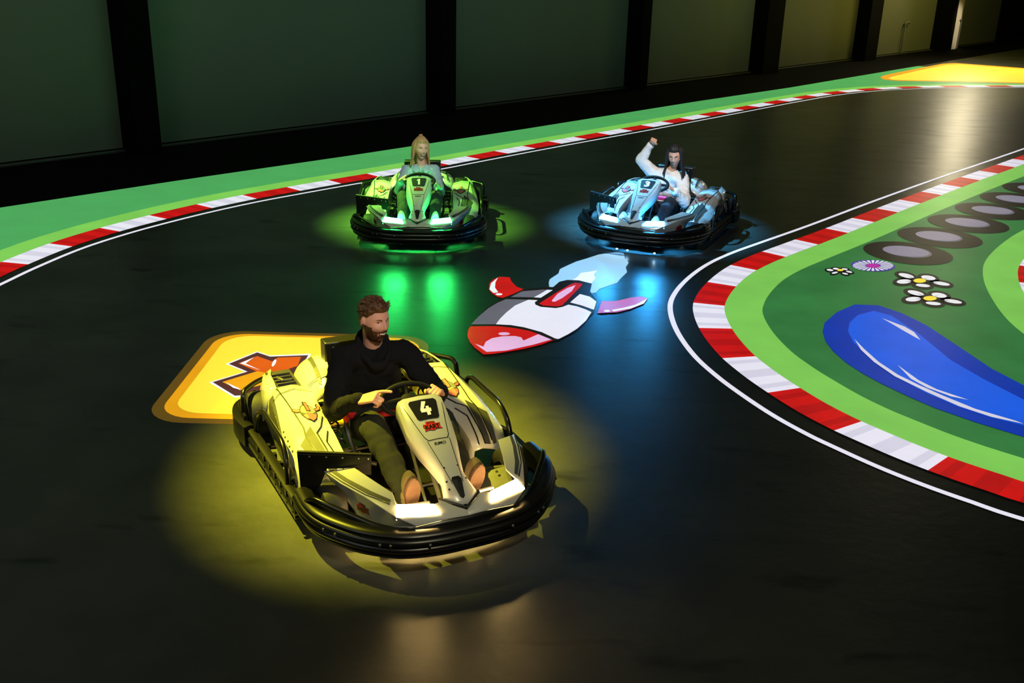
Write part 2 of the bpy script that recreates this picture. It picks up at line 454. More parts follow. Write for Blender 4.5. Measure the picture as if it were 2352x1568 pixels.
outer_px = [(0, 654), (80, 616), (185, 572), (289, 538), (391, 510), (493, 485), (595, 463), (697, 444), (800, 425.5), (1000, 391), (1099, 372), (1234, 346), (1353, 324), (1501, 297), (1609, 276.5), (1703, 258.5), (1826, 235), (1920, 219), (2007, 209.5), (2080, 205), (2188, 202), (2352, 201)]
op = [fl(*p) for p in outer_px]
op = [op[0]*2-op[2]*1.0+Vector((.05, 0, 0))] + op + [op[-1]+(op[-1]-op[-2])*1.5]
outer = cat_rom(op, 8)
P_out = kerb_set(outer, 1, .125, .40, .40, .665, .62, .29, {'line': 'thin white line along the outer edge of the dark track, beside the wall side kerb',
    'kerb': 'red and white striped kerb along the outer edge of the track nearest the wall', 'grass': 'narrow light green strip between the outer kerb and the darker green band'})
wn = Vector((-.737, .676)); wt = Vector((.676, .737))
gp = [fl(0, 477), fl(400, 416), fl(800, 358), fl(1200, 297), fl(1600, 233), fl(1815, 201), fl(2100, 153), fl(2261, 126.5), fl(2352, 111)]
gp = [gp[0]-(gp[1]-gp[0])] + gp + [gp[-1]+(gp[-1]-gp[-2])*1.2]
ns = normals(P_out, 1)
m = MB(); rows = []
gs = [(wt.x*q.x+wt.y*q.y, wn.x*q.x+wn.y*q.y) for q in gp]
for p, n in zip(P_out, ns):
    q = p+n*.66; s_ = wt.x*q.x+wt.y*q.y; d_ = wn.x*q.x+wn.y*q.y
    e_ = gs[0][1]
    for (sa, da), (sb, db) in zip(gs, gs[1:]):
        if s_ >= sa: e_ = da+(db-da)*(s_-sa)/(sb-sa)
    o_ = q+Vector((wn.x, wn.y))*max(0, e_-d_)
    rows.append([(q.x, q.y, .0012), (o_.x, o_.y, .0012)])
m.grid(rows); m.f = [tuple(reversed(f)) for f in m.f]
tag(obj('green_runoff', m, G_green, smooth=False, coll=gfx), 'wide mid green band between the outer kerb and the dark wall', 'floor marking')
in_px = [(2352, 341.6), (2261, 373), (2152, 410), (2007, 462), (1862, 516.5), (1746, 557.5), (1681, 581), (1627, 606), (1583, 637), (1551, 672), (1539, 707), (1553, 757), (1592, 814), (1645, 863), (1707, 909), (1777, 955), (1851, 996), (1907, 1023), (2018, 1073), (2129, 1117), (2240, 1156), (2352, 1193)]
ip = [fl(*p) for p in in_px]; ip = [ip[0]+(ip[0]-ip[1])*3.2, ip[0]+(ip[0]-ip[1])*1.5] + ip + [ip[-1]+(ip[-1]-ip[-2])*4+Vector((.05, .08, 0)), ip[-1]+(ip[-1]-ip[-2])*9+Vector((.4, .5, 0)), ip[-1]+(ip[-1]-ip[-2])*14+Vector((1.4, 1.5, 0))]
P_in = kerb_set(cat_rom(ip, 8), 1, .19, .455, .455, .77, .684, 1.2, {'line': 'white line curving round the near side of the green infield', 'kerb': 'red and white striped kerb curving round the green infield on the right',
    'grass': 'light green band curving round the infield just inside its red and white kerb'})
ns = normals(P_in, 1)
flat('infield_grass', [([(p.x+n.x*.76, p.y+n.y*.76) for p, n in zip(P_in, ns)]+[(16, 3.6), (16, 22)], G_in, 1)], label='dark green infield inside the curved kerb on the right', cat='floor marking')
arc = [Vector((11.5, 15.2, 0)), Vector((9.2, 13.9, 0)), Vector((7.4, 12.6, 0)), Vector((6.5, 11.95, 0)), Vector((5.71, 11.21, 0)), Vector((5.15, 10.53, 0)), Vector((4.73, 9.91, 0)), Vector((4.49, 9.41, 0)), Vector((4.31, 8.87, 0)), Vector((4.16, 8.2, 0)), Vector((4.13, 7.7, 0)), Vector((4.2, 7.1, 0)), Vector((4.45, 6.4, 0)), Vector((4.95, 5.75, 0)), Vector((5.8, 5.2, 0)), Vector((7.2, 4.9, 0)), Vector((9.0, 4.9, 0))]
kerb_set(cat_rom(arc, 8), 1, .31, .60, 0, .315, .684, 1.3, {'kerb': 'short red and white kerb cut off by the right edge of the frame', 'grass': 'light green band curving at the far right edge, right of the tyres'})

# tyres drawn on the infield
for i in range(6):
    cx, cy = 4.015+.575*i, 10.11+.655*i
    lab = ['nearest', 'second nearest', 'third nearest', 'third farthest', 'second farthest', 'farthest'][i]+' of the row of black tyres with grey centres drawn on the infield'
    flat('tyre_marking', [(ell(cx, cy, .435, .435), G_black, 3), (ell(cx+.01, cy+.035, .238, .225), G_brown if 0 else G_mid, 4) if 0 else (ell(cx+.012, cy+.035, .236, .222), G_grey2, 4), (ell(cx, cy+.05, .23, .205), G_grey, 5)],
         label=lab, cat='tyre drawing', group='tyres drawn on the infield')

def cr(ox, oy, s):
    return lambda pts: [fl(ox+x/s, oy+y/s) for x, y in pts]
c4 = cr(1500, 330, 2.7606); c5 = cr(1500, 640, 2.703); cR = cr(1040, 560, 4.9); cS = cr(360, 740, 3.92)
def flower(cx, cy, s, petals, label, name='daisy_marking'):
    sh = []
    for (dx, dy, rx, ry, ro) in petals: sh.append((c4(ell(cx+dx*s, cy+dy*s, (rx+26)*s, (ry+13)*s, ro, 24)), G_black, 3))
    sh.append((c4(ell(cx, cy, 55*s, 20*s)), G_black, 4))
    for k, (dx, dy, rx, ry, ro) in enumerate(petals):
        sh.append((c4(ell(cx+dx*s, cy+dy*s, rx*s, ry*s, ro, 20)), G_ivory, 5))
        sh.append((c4([(cx+dx*s*.35, cy+dy*s*.35-2*s), (cx+dx*s*.9, cy+dy*s*.95), (cx+dx*s*.35, cy+dy*s*.35+3*s)]), G_black, 6))
    sh.append((c4(ell(cx, cy, 40*s, 14*s)), G_yel, 7))
    flat(name, sh, label=label, cat='flower drawing', group='flowers drawn on the infield')
pet = [(-85, -33, 50, 13, .22), (55, -20, 46, 14, .15), (-100, 4, 46, 14, -.05), (20, 29, 46, 10, .1), (138, 17, 54, 11, .15)]
flower(1690, 873, 1.0, pet, 'upper of the two large white daisies with yellow centres drawn on the green infield')
flower(1755, 985, 1.06, pet, 'lower of the two large white daisies, just above the blue puddle')
flower(1187, 806, .5, [(-28*2, -20, 40, 12, .1), (28*2, -16, 38, 11, .1), (-130, -4, 44, 13, .1), (-70, 30, 40, 12, -.2), (110, 18, 42, 11, .2), (60, 42, 38, 10, .2)], 'small white daisy left of the purple flower on the infield')
sh = [(c4(ell(1394, 775, 140, 36, .05, 40)), G_viol, 3)]
for k in range(24):
    t = 2*math.pi*k/24; dx, dy = math.cos(t), math.sin(t)*.26
    px_, py_ = -math.sin(t), math.cos(t)*.26
    sh.append((c4([(1394+dx*50-px_*3, 775+dy*50-py_*3), (1394+dx*126-px_*10, 775+dy*126-py_*10), (1394+dx*132, 775+dy*132), (1394+dx*126+px_*10, 775+dy*126+py_*10), (1394+dx*50+px_*3, 775+dy*50+py_*3)]), G_ivory, 4))
sh.append((c4(ell(1394, 777, 42, 13, .05)), G_magenta, 5))
flat('purple_flower_marking', sh, label='round purple and white flower with a magenta centre drawn on the infield', cat='flower drawing', group='flowers drawn on the infield')

flat('puddle_marking', [
    (c5([(1052, 330), (1065, 275), (1140, 210), (1250, 162), (1400, 167), (1550, 218), (1700, 293), (1900, 425), (2100, 560), (2303, 665), (2600, 790), (2850, 910), (2960, 1010), (2930, 1100), (2800, 1130), (2600, 1085), (2303, 985), (2000, 893), (1750, 805), (1600, 740), (1430, 660), (1300, 590), (1200, 525), (1120, 455), (1070, 390)]), G_blue, 3),
    (c5([(1210, 330), (1220, 275), (1270, 228), (1370, 202), (1480, 232), (1650, 345), (1850, 510), (2050, 625), (2303, 755), (2600, 880), (2780, 965), (2800, 1020), (2700, 1035), (2600, 1010), (2303, 915), (2100, 865), (1900, 800), (1700, 715), (1550, 635), (1430, 560), (1330, 480), (1245, 400)]), G_blue2, 4),
    (c5([(1250, 378), (1310, 440), (1400, 520), (1520, 600), (1650, 664), (1800, 730), (2000, 812), (2250, 886), (2300, 905), (2100, 862), (1900, 796), (1700, 708), (1500, 610), (1370, 520), (1290, 445)]), G_white2, 5),
    (c5([(1515, 538), (1580, 585), (1650, 635), (1760, 690), (1960, 757), (1850, 735), (1700, 680), (1600, 625)]), G_white2, 5),
    (c5([(1420, 248), (1500, 278), (1560, 300), (1620, 335), (1660, 385), (1600, 352), (1540, 318), (1480, 282)]), G_white2, 5)],
    label='large blue puddle with pale highlights drawn on the infield', cat='puddle drawing')

flat('rocket_marking', [
    (cR([(1085, 485), (1080, 440), (1090, 400), (1190, 335), (1205, 285), (1300, 240), (1390, 200), (1500, 168), (1640, 122), (1780, 100), (1890, 84), (1925, 105), (1935, 160), (1980, 215), (1945, 265), (1962, 320), (1880, 400), (1850, 440), (1650, 510), (1610, 550), (1560, 558), (1400, 520), (1250, 500)]), G_sky, 2),
    (cR([(1300, 440), (1400, 375), (1440, 330), (1560, 312), (1628, 300), (1588, 345), (1606, 390), (1560, 445), (1450, 450)]), G_ivory, 3),
    (cR([(195, 925), (380, 725), (600, 595), (790, 518), (1000, 495), (1130, 490), (1200, 430), (1290, 410), (1420, 415), (1565, 452), (1545, 540), (1625, 650), (1595, 760), (1560, 800), (1480, 900), (1390, 985), (1190, 1090), (1125, 1100), (500, 945)]), G_black, 4),
    (cR([(205, 912), (300, 815), (400, 730), (500, 670), (600, 628), (850, 635), (700, 700), (600, 780), (530, 850), (485, 912)]), G_grey2, 5),
    (cR([(485, 912), (530, 850), (600, 780), (700, 700), (850, 635), (955, 640), (922, 665), (930, 690), (990, 715), (1160, 730), (1240, 715), (1300, 690), (1400, 710), (1500, 745), (1560, 775), (1500, 870), (1400, 960), (1300, 1022), (1190, 1078), (1150, 1070), (1000, 1000), (800, 945), (650, 920)]), G_white, 5),
    (cR([(650, 605), (780, 540), (1020, 520), (1060, 522), (980, 570), (910, 608)]), G_grey2, 5),
    (cR([(912, 608), (982, 570), (1062, 522), (1125, 526), (990, 613)]), G_white, 5),
    (cR([(1320, 665), (1430, 570), (1540, 600), (1617, 655), (1587, 748), (1450, 700)]), G_white, 5),
    (cR([(970, 680), (1150, 565), (1330, 460), (1380, 443), (1460, 455), (1450, 478), (1340, 590), (1230, 700), (1180, 713), (1020, 702)]), G_red, 6),
    (cR([(1115, 645), (1180, 570), (1290, 505), (1382, 473), (1340, 540), (1230, 620), (1150, 660), (1120, 658)]), G_pink, 7),
    (cR([(405, 520), (412, 450), (460, 402), (530, 376), (640, 382), (660, 430), (720, 490), (797, 516), (680, 570), (560, 615), (500, 602), (440, 562)]), G_red, 5),
    (cR([(412, 520), (430, 450), (510, 385), (480, 440), (475, 500), (512, 552), (460, 562)]), G_ivory, 6), (cR(ell(520, 575, 38, 12)), G_ivory, 6),
    (cR([(1675, 650), (1830, 650), (2000, 612), (2120, 596), (2195, 620), (2150, 680), (2000, 740), (1850, 777), (1630, 785)]), G_mag, 5),
    (cR([(1785, 752), (1930, 725), (2060, 690), (2190, 622), (2150, 680), (2000, 735), (1810, 768)]), G_ivory, 6), (cR(ell(1735, 762, 36, 12)), G_ivory, 6),
    (cR([(163, 1040), (175, 970), (200, 935), (500, 932), (700, 955), (860, 985), (960, 1020), (1127, 1092), (1000, 1140), (800, 1190), (580, 1227), (450, 1245), (345, 1252), (240, 1170), (190, 1110)]), G_red, 5),
    (cR([(245, 1130), (345, 1165), (370, 1110), (440, 1070), (560, 1048), (700, 1045), (770, 1060), (795, 1097), (960, 1025), (1110, 1085), (900, 1145), (600, 1210), (380, 1225)]), G_pink, 6),
    (cR(ell(577, 1020, 65, 17)), G_pink, 6)],
    label='red and white cartoon rocket with a pale blue flame drawn on the dark track', cat='rocket drawing')

def rrect(x0, x1, y0, y1, r, n=7):
    out = []
    for cx, cy, a in ((x1-r, y1-r, 0), (x0+r, y1-r, 90), (x0+r, y0+r, 180), (x1-r, y0+r, 270)):
        for k in range(n+1):
            t = math.radians(a+90*k/n); out.append((cx+r*math.cos(t), cy+r*math.sin(t)))
    return out
flat('bonus_square_marking', [
    (rrect(-2.30, -.62, 5.73, 7.36, .26), G_halo, 1), (rrect(-2.23, -.69, 5.80, 7.30, .22), G_or, 2), (rrect(-2.16, -.74, 5.87, 7.26, .2), G_yel, 3),
    (cS([(470, 546), (790, 450), (620, 380), (905, 266), (1015, 303), (1392, 288), (1375, 320), (1560, 305), (1720, 420), (1500, 530), (1300, 560), (1000, 650), (700, 684)]), G_ivory, 4),
    (cS([(505, 545), (820, 450), (650, 380), (905, 277), (1020, 315), (1365, 302), (1335, 350), (1540, 318), (1690, 420), (1450, 530), (1250, 560), (960, 645), (705, 668)]), G_brown, 5),
    (cS([(735, 378), (905, 312), (1040, 360), (1090, 325), (1300, 318), (1270, 400), (1060, 470), (900, 450)]), G_flame, 6),
    (cS([(590, 545), (900, 450), (1060, 468), (1000, 560), (750, 620)]), G_or, 6),
    (cS([(750, 378), (880, 322), (800, 380), (935, 440)]), G_ivory, 7), (cS(ell(1057, 375, 14, 36, .5, 14)), G_ivory, 7), (cS([(620, 548), (735, 600), (760, 618), (690, 600)]), G_ivory, 7)],
    label='yellow rounded square with an orange arrow drawn on the track behind the nearest kart', cat='bonus square drawing')
flat('yellow_patch_marking', [
    ([fl(*p) for p in [(2022, 179), (2026, 175), (2045, 170), (2100, 159), (2165, 146.5), (2195, 145), (2352, 156.5), (2500, 167), (2500, 196), (2352, 192), (2200, 188.5), (2060, 186), (2030, 183)]], G_or, 3),
    ([fl(*p) for p in [(2040, 180), (2050, 176), (2080, 169), (2130, 158), (2175, 149.5), (2205, 148), (2352, 159), (2500, 170), (2500, 194), (2352, 190), (2200, 186.5), (2080, 184.5), (2050, 183.5)]], G_yel, 4)],
    label='yellow patch with an orange edge on the green band at the far top right', cat='floor marking')

# ---------------------------------------------------------------- the wall
M_wall = mat('black wall paint', srgb(6, 6, 6), rough=.9, var=.2, scale=3, spec=.1)
M_panel = mat('grey wall panel', srgb(120, 124, 118), rough=.75, var=.08, scale=.8, bump=.05, bscale=30)
M_sill = mat('metal sill', srgb(110, 110, 108), rough=.4, metal=.6)
M_post = mat('pale steel', srgb(190, 180, 160), rough=.45)
W0 = Vector((-5.33, 14.62)); STEP = 5.75
def wp(s, d, z):
    """point on the wall: s metres along it, d metres out into the hall"""
    q = W0+wt*s-wn*d; return Vector((q.x, q.y, z))
def wbox(mb, s0, s1, d0, d1, z0, z1, mi=0):
    vs = [wp(s, d, z) for z in (z0, z1) for (s, d) in ((s0, d0), (s1, d0), (s1, d1), (s0, d1))]
    mb.add(vs, [(0, 1, 2, 3), (7, 6, 5, 4), (0, 4, 5, 1), (1, 5, 6, 2), (2, 6, 7, 3), (3, 7, 4, 0)], mi)
m = MB(); wbox(m, -20, 62, -.6, -.1, 0, 7)
tag(obj('wall_back', m, M_wall, smooth=False), kind='structure')
m = MB(); rows = []
for q in gp:
    s_ = wt.x*q.x+wt.y*q.y; q2 = Vector((q.x, q.y, 0))+Vector((wn.x, wn.y, 0))*(13.83-(wn.x*q.x+wn.y*q.y)); rows.append([(q.x, q.y, .0008), (q2.x, q2.y, .0008)])
m.grid(rows); m.f = [tuple(reversed(f)) for f in m.f]
tag(obj('trim_1', m, mat('matt black floor margin', srgb(7, 7, 6), rough=.85, spec=.08, var=.3, scale=2), smooth=False), kind='structure')
PIL = [(-.32, .05), (5.45, 5.8), (11.29, 11.6), (16.5, 17.3), (22.28, 23.05), (27.98, 28.8), (34.0, 34.9)]
for i, (s0, s1) in enumerate(PIL):
    m = MB(); wbox(m, s0, s1, -.1, .4, 0, 7)
    tag(obj('pillar', m, M_wall, smooth=False, bevel=.01), ['leftmost black pillar in view against the wall', 'black pillar above the driver of the green kart', 'black pillar right of the middle wall panel', 'black pillar left of the olive yellow panel', 'black pillar between the two yellow lit panels', 'black pillar left of the pale steel post', 'black pillar at the far top right corner'][i], 'pillar', 'black pillars along the wall')
ED = [-7.5] + [v for p in PIL for v in p] + [38]
for i in range(7):
    a, b = ED[2*i], ED[2*i+1]
    if i == 6: a = 29.8
    m = MB(); wbox(m, a+.01, b-.01, -.1, 0, .05, 7)
    tag(obj('wall_panel', m, M_panel, smooth=False), ['grey wall panel at the left edge of the frame', 'large grey green wall panel left of the green kart driver', 'grey wall panel right of the second pillar', 'dim grey wall panel above the right kart', 'olive yellow wall panel left of the pipe panel', 'yellow lit wall panel with a thin pipe in front', 'dark narrow wall panel right of the steel post'][i], 'wall panel', 'wall panels between the pillars')
    m = MB(); wbox(m, a+.01, b-.01, 0, .09, 0, .035)
    tag(obj('sill_strip', m, M_sill, smooth=False, bevel=.008), ['sill under the wall panel at the left edge', 'sill under the large green grey panel', 'sill under the panel right of the second pillar', 'sill under the dim grey panel above the right kart', 'yellow edged sill under the olive panel', 'sill under the yellow panel with the pipe', 'sill under the dark narrow panel at the far right'][i], 'sill', 'sills under the wall panels')
m = MB(); m.tube(round_path([wp(25.55, .08, .04), wp(25.55, .08, .95), wp(25.85, .08, .97), wp(25.85, .08, .88)], .05), .03)
tag(obj('standpipe', m, M_panel), 'thin upright pipe with a bent top in front of the yellow wall panel', 'pipe')
g = wp(29.2, .2, 0)
post = bpy.data.objects.new('steel_post', None); C.objects.link(post); post.location = (g.x, g.y, 0); post.rotation_euler = (0, 0, math.atan2(wt.y, wt.x))
tag(post, 'pale steel post with a bracket against the wall at the far top right', 'post')
m = MB(); m.box((-.08, 0, 2.2), (.5, .3, 4.4)); obj('column', m, M_post, post, smooth=False, bevel=.01)
m = MB(); m.box((.36, .05, 2.2), (.34, .2, 4.4)); obj('flange', m, M_post, post, smooth=False, bevel=.01)
m = MB(); m.tube([(.12, -.18, .03), (.14, -.18, .9), (.05, -.18, .96)], .025); obj('bracket', m, M_sill, post)

# ---------------------------------------------------------------- karts
K_white = mat('white body panel', srgb(178, 178, 174), rough=.28, var=.03, scale=8, coat=.25)
K_black = mat('black plastic', srgb(18, 18, 18), rough=.33, var=.2, scale=30)
K_bump = mat('black bumper plastic', srgb(14, 14, 15), rough=.34, var=.15, scale=14, spec=.55)
K_tube = mat('black tube', srgb(16, 16, 17), rough=.22, var=.1, scale=20, spec=.6)
K_tyre = mat('rubber', srgb(28, 28, 27), rough=.6, var=.25, scale=40, bump=.1)
K_rim = mat('rim metal', srgb(150, 150, 150), rough=.3, metal=.9)
K_met = mat('grey metal', srgb(120, 120, 118), rough=.35, metal=.7, var=.15)
K_pan = mat('floor tray', srgb(120, 120, 116), rough=.45, var=.15, metal=.3)
K_seat = mat('seat shell', srgb(24, 24, 24), rough=.45, var=.2)
K_red = mat('red strap', srgb(190, 18, 22), rough=.6, var=.1); K_pinkb = mat('pink strap', srgb(235, 40, 100), rough=.6, var=.1)
K_olive = mat('grey stripe', srgb(64, 64, 60), rough=.35, var=.05); K_line = mat('black print', srgb(15, 15, 15), rough=.4)
K_logo = mat('red print', srgb(205, 40, 36), rough=.4); K_skinlogo = mat('rosy print', srgb(190, 92, 96), rough=.4); K_lgrey = mat('light grey print', srgb(112, 113, 108), rough=.4)
K_num = mat('white print', srgb(235, 235, 232), rough=.4)
K_grip = mat('black suede grip', srgb(12, 12, 12), rough=.75, spec=.2)
K_engine = mat('engine block', srgb(58, 58, 56), rough=.5, metal=.4, var=.4, scale=25)
LIGHTS = {4: ('warm headlight', (1.0, .66, .22, 1), 130), 1: ('green headlight', (.03, 1.0, .16, 1), 230), 3: ('blue headlight', (.04, .42, 1.0, 1), 280)}

def lerp_tab(tab, y):
    if y <= tab[0][0]: return tab[0][1:]
    for a, b in zip(tab, tab[1:]):
        if y <= b[0]:
            t = (y-a[0])/(b[0]-a[0]); return tuple(p+(q-p)*t for p, q in zip(a[1:], b[1:]))
    return tab[-1][1:]

def sweep(path, prof, closed_path=False):
    """profile (outward, z) carried round a plan path (x, y)"""
    m = MB(); n = len(path); rings = []
    for i in range(n):
        p = Vector(path[i]); a = Vector(path[max(i-1, 0)]); b = Vector(path[min(i+1, n-1)])
        if closed_path: a = Vector(path[i-1]); b = Vector(path[(i+1) % n])
        t = (b-a).normalized(); nn = Vector((t.y, -t.x))
        rings.append([(p.x+nn.x*o, p.y+nn.y*o, z) for o, z in prof])
    m.loft(rings); return m

# helmet shaped emblem (rocket nose, visor band and two horns), unit size
EMB = [([(-.62, .30), (-1.05, .52), (-1.32, .62), (-1.38, .34), (-1.05, .05), (-.66, .02)], 0), ([(.62, .30), (.95, .45), (1.0, .80), (1.22, .92), (1.40, .62), (1.25, .22), (.80, .0)], 0),
       (ell(0, -.05, .76, .78), 0), ([(-.70, -.28), (0, -.55), (.70, -.28), (.45, -.78), (0, -1.12), (-.45, -.78)], 0),
       ([(-.68, .22), (-1.02, .42), (-1.25, .50), (-1.28, .36), (-1.02, .14), (-.72, .08)], 1), ([(.68, .22), (1.0, .38), (1.08, .72), (1.2, .80), (1.30, .6), (1.18, .28), (.80, .08)], 1),
       (ell(0, -.02, .68, .68), 2), ([(-.66, -.05), (-.3, -.28), (.3, -.28), (.66, -.05), (.6, .28), (.35, .52), (-.35, .52), (-.6, .28)], 3),
       ([(-.60, -.38), (0, -.30), (.60, -.38), (.38, -.76), (0, -1.02), (-.38, -.76)], 1), ([(-.20, -.06), (.20, -.06), (.20, .92), (-.20, .92)], 0), ([(-.13, 0), (.13, 0), (.13, .85), (-.13, .85)], 1)]

def kart_logo(mb_fn, frame, bvh, w, parent, mirrored=False):
    """small red brand plate with its two rows of lettering"""
    plate = [(-.5, .02), (-.46, .2), (-.30, .17), (-.28, .34), (.22, .30), (.24, .16), (.5, .2), (.44, -.02), (.52, -.2), (.2, -.18), (.0, -.27), (-.25, -.2), (-.5, -.24), (-.44, -.1)]
    m = MB(); drape(m, bvh, fill([(x*w*1.06, y*w*1.1) for x, y in plate], .03), frame, .0022, 0); drape(m, bvh, fill([(x*w, y*w) for x, y in plate], .03), frame, .0032, 1)
    o = obj('brand_plate', m, [K_line, K_logo], parent, smooth=False)
    m = MB(); v, f = text2d('KART', w*.86, .05, w*.30); drape(m, bvh, ([(x, y-w*.02) for x, y in v], f), frame, .0045, 0)
    v, f = text2d('BATTLE', w*.46, .03, w*.10); drape(m, bvh, ([(x, y+w*.245) for x, y in v], f), frame, .0045, 0)
    obj('brand_letters', m, [K_line], o, smooth=False)
    return o

def number_shape(k):
    if k == 4:
        h = .042
        pts = [(-.12, 1.0), (.42, .92), (-.18, .02), (.16, .05), (.14, .30), (.55, .33), (.56, .04), (.78, .05), (.74, -.38), (.52, -.40), (.50, -.82), (.02, -.86), (.05, -.44), (-.62, -.40), (-.68, -.06)]
        v, f = fill([(x*h*.95, y*h) for x, y in pts], .02); return v, f
    if k == 1:
        h = .036
        return fill([(x*h*.8, y*h) for x, y in [(-.15, 1), (.42, 1), (.42, -1), (-.22, -1), (-.22, .38), (-.62, .30), (-.62, .66), (-.30, .78)]], .02)
    return text2d(str(k), .042 if k == 1 else .052, .05, .072, 0)

def make_kart(k, label):
    root = bpy.data.objects.new('go_kart', None); C.objects.link(root)
    x, y, a = POSE[k]; root.location = (x, y, 0); root.rotation_euler = (0, 0, math.pi+a)
    tag(root, label, 'go-kart', 'racing karts on the track')
    P = lambda n, mb, m, parent=root, **kw: obj(n, mb, m, parent, **kw)
    # ---- chassis
    m = MB()
    for s in (-1, 1):
        m.tube(round_path([(s*.16, 1.02, .09), (s*.20, .8, .09), (s*.30, .35, .08), (s*.31, -.4, .08), (s*.26, -.92, .10)], .08), .016, 8)
    for yy in (.95, .45, -.1, -.55, -.9): m.tube([(-.34, yy, .085), (.34, yy, .085)], .015, 8)
    for s in (-1, 1):
        for yy in (.52, .12, -.3): m.tube([(s*.30, yy, .085), (s*.68, yy, .10)], .014, 8)
    m.tube([(-.62, -.66, .14), (.62, -.66, .14)], .018, 10)
    m.tube([(-.52, .57, .135), (-.3, .58, .12)], .016, 8); m.tube([(.52, .57, .135), (.3, .58, .12)], .016, 8)
    P('chassis_frame', m, K_tube)
    m = MB(); m.add([(-.28, .98, .072), (.28, .98, .072), (.36, .3, .072), (.36, -.1, .072), (-.36, -.1, .072), (-.36, .3, .072)], [(0, 1, 2, 3, 4, 5)][::1]); P('floor_pan', m, K_black, smooth=False, solid=.006)
    for s in (-1, 1):
        m = MB(); v = [(s*.16, .92, .12), (s*.40, .86, .16), (s*.45, .64, .22), (s*.36, .50, .15), (s*.17, .52, .11)]
        m.add(v, [(0, 1, 2, 3, 4) if s < 0 else (4, 3, 2, 1, 0)]); t = P('floor_tray', m, K_pan if s > 0 else K_engine, smooth=False, solid=.006)
        for (bx, by, bz) in ((.24, .82, .145), (.34, .78, .175), (.38, .66, .20), (.27, .62, .15)):
            m = MB(); m.ellip((s*bx, by, bz), (.008, .008, .006), nu=8, nv=6); P('bolt', m, K_black, t)
    # ---- wheels
    for (wx, wy, r, wd, nm) in ((.50, .57, .132, .125, 'front_wheel'), (-.50, .57, .132, .125, 'front_wheel'), (.565, -.66, .142, .18, 'rear_wheel'), (-.565, -.66, .142, .18, 'rear_wheel')):
        prof = [(-.5, .62), (-.5, .82), (-.42, .95), (-.25, 1.0), (.25, 1.0), (.42, .95), (.5, .82), (.5, .62), (.3, .58), (-.3, .58)]
        m = MB(); rings = []
        for j in range(36):
            t = 2*math.pi*j/36
            rings.append([(wx+u*wd, wy+math.cos(t)*r*q, r+.001+math.sin(t)*r*q) for u, q in prof])
        m.grid(rings, cu=True, cv=True); wo = P(nm, m, K_tyre)
        prof = [(-.42, .60), (-.48, .62), (-.48, .55), (-.36, .50), (-.1, .2), (-.1, .001), (.1, .001), (.1, .2), (.36, .50), (.48, .55), (.48, .62), (.42, .60)]
        m = MB(); rings = []
        for j in range(32):
            t = 2*math.pi*j/32; rings.append([(wx+u*wd, wy+math.cos(t)*r*q, r+.001+math.sin(t)*r*q) for u, q in prof])
        m.grid(rings, cu=True, cv=True)
        sx = 1 if wx > 0 else -1
        for j in range(5):
            t = 2*math.pi*j/5; m.ellip((wx+sx*wd*.18, wy+math.cos(t)*r*.3, r+math.sin(t)*r*.3), (.012, .010, .010), nu=8, nv=6)
        P('rim', m, K_rim, wo)
    # ---- bumpers
    half = [(0, 1.165), (.16, 1.16), (.32, 1.12), (.46, 1.02), (.555, .90), (.62, .78), (.645, .66), (.645, .52)]
    path = [(-x, y) for x, y in reversed(half[1:])] + half
    path = [tuple(v)[:2] for v in cat_rom([(x, y, 0) for x, y in path], 5)]
    fb = [(o_, .262-(.245-z_)*.70) for o_, z_ in [(-.05, .235), (-.01, .245), (.018, .238), (.028, .222), (.022, .208), (.012, .203), (.030, .196), (.042, .178), (.040, .158), (.020, .148), (.016, .142), (.034, .132), (.038, .112), (.030, .094), (.012, .086), (.008, .078), (.020, .070), (.018, .052), (0, .044), (-.03, .046), (-.035, .09), (-.04, .19)]]
    m = sweep(list(reversed(path)), fb)
    fbo = P('front_bumper', m, K_bump, angle=60)
    for (bx, by) in ((.585, .84), (.55, .90), (.40, 1.065), (.36, 1.09), (.20, 1.152), (-.20, 1.152), (-.36, 1.09), (-.40, 1.065), (-.55, .90), (-.585, .84)):
        b = MB(); d = Vector((bx, by-.5, 0)).normalized(); q = Vector((bx, by, .207))+d*.046
        b.ellip(q, (.0085, .0085, .0085), nu=10, nv=8); P('bolt', b, K_met, fbo)
    for s in (-1, 1):
        pth = [(.645, .50), (.655, .2), (.665, -.1), (.68, -.45)]
        pth = [tuple(v)[:2] for v in cat_rom([(x, y, 0) for x, y in pth], 4)]
        prof = [(-.03, .16), (0, .168), (.02, .16), (.022, .145), (.008, .138), (.008, .132), (.026, .124), (.028, .106), (.010, .098), (.010, .092), (.026, .085), (.024, .066), (0, .056), (-.03, .06)]
        m = sweep(pth[::-1], prof)
        for j in range(7):
            q = cat_rom([(.645, .50, 0), (.655, .2, 0), (.665, -.1, 0), (.68, -.45, 0)], 14)[3+j*5]
            m.box((q.x-.012, q.y, .112), (.075, .03, .085))
        if s < 0: m = m.flipx()
        P('side_bumper', m, K_bump, angle=60)
        # side guard hoop
        m = MB(); m.tube(round_path([(s*.66, -.42, .12), (s*.650, -.36, .29), (s*.640, -.27, .345), (s*.635, .15, .345), (s*.640, .25, .28), (s*.65, .30, .13)], .06), .0155, 12)
        m.tube([(s*.64, .25, .21), (s*.58, .10, .20)], .011, 8); P('side_hoop', m, K_tube)
        # rear guard hoop
        m = MB(); m.tube(round_path([(s*.69, -.57, .16), (s*.68, -.60, .30), (s*.665, -.63, .325), (s*.56, -.74, .33), (s*.40, -.80, .33)], .07), .0155, 12)
        m.tube(round_path([(s*.69, -.52, .20), (s*.68, -.74, .21), (s*.56, -.85, .21)], .1), .013, 10); P('rear_hoop', m, K_tube)
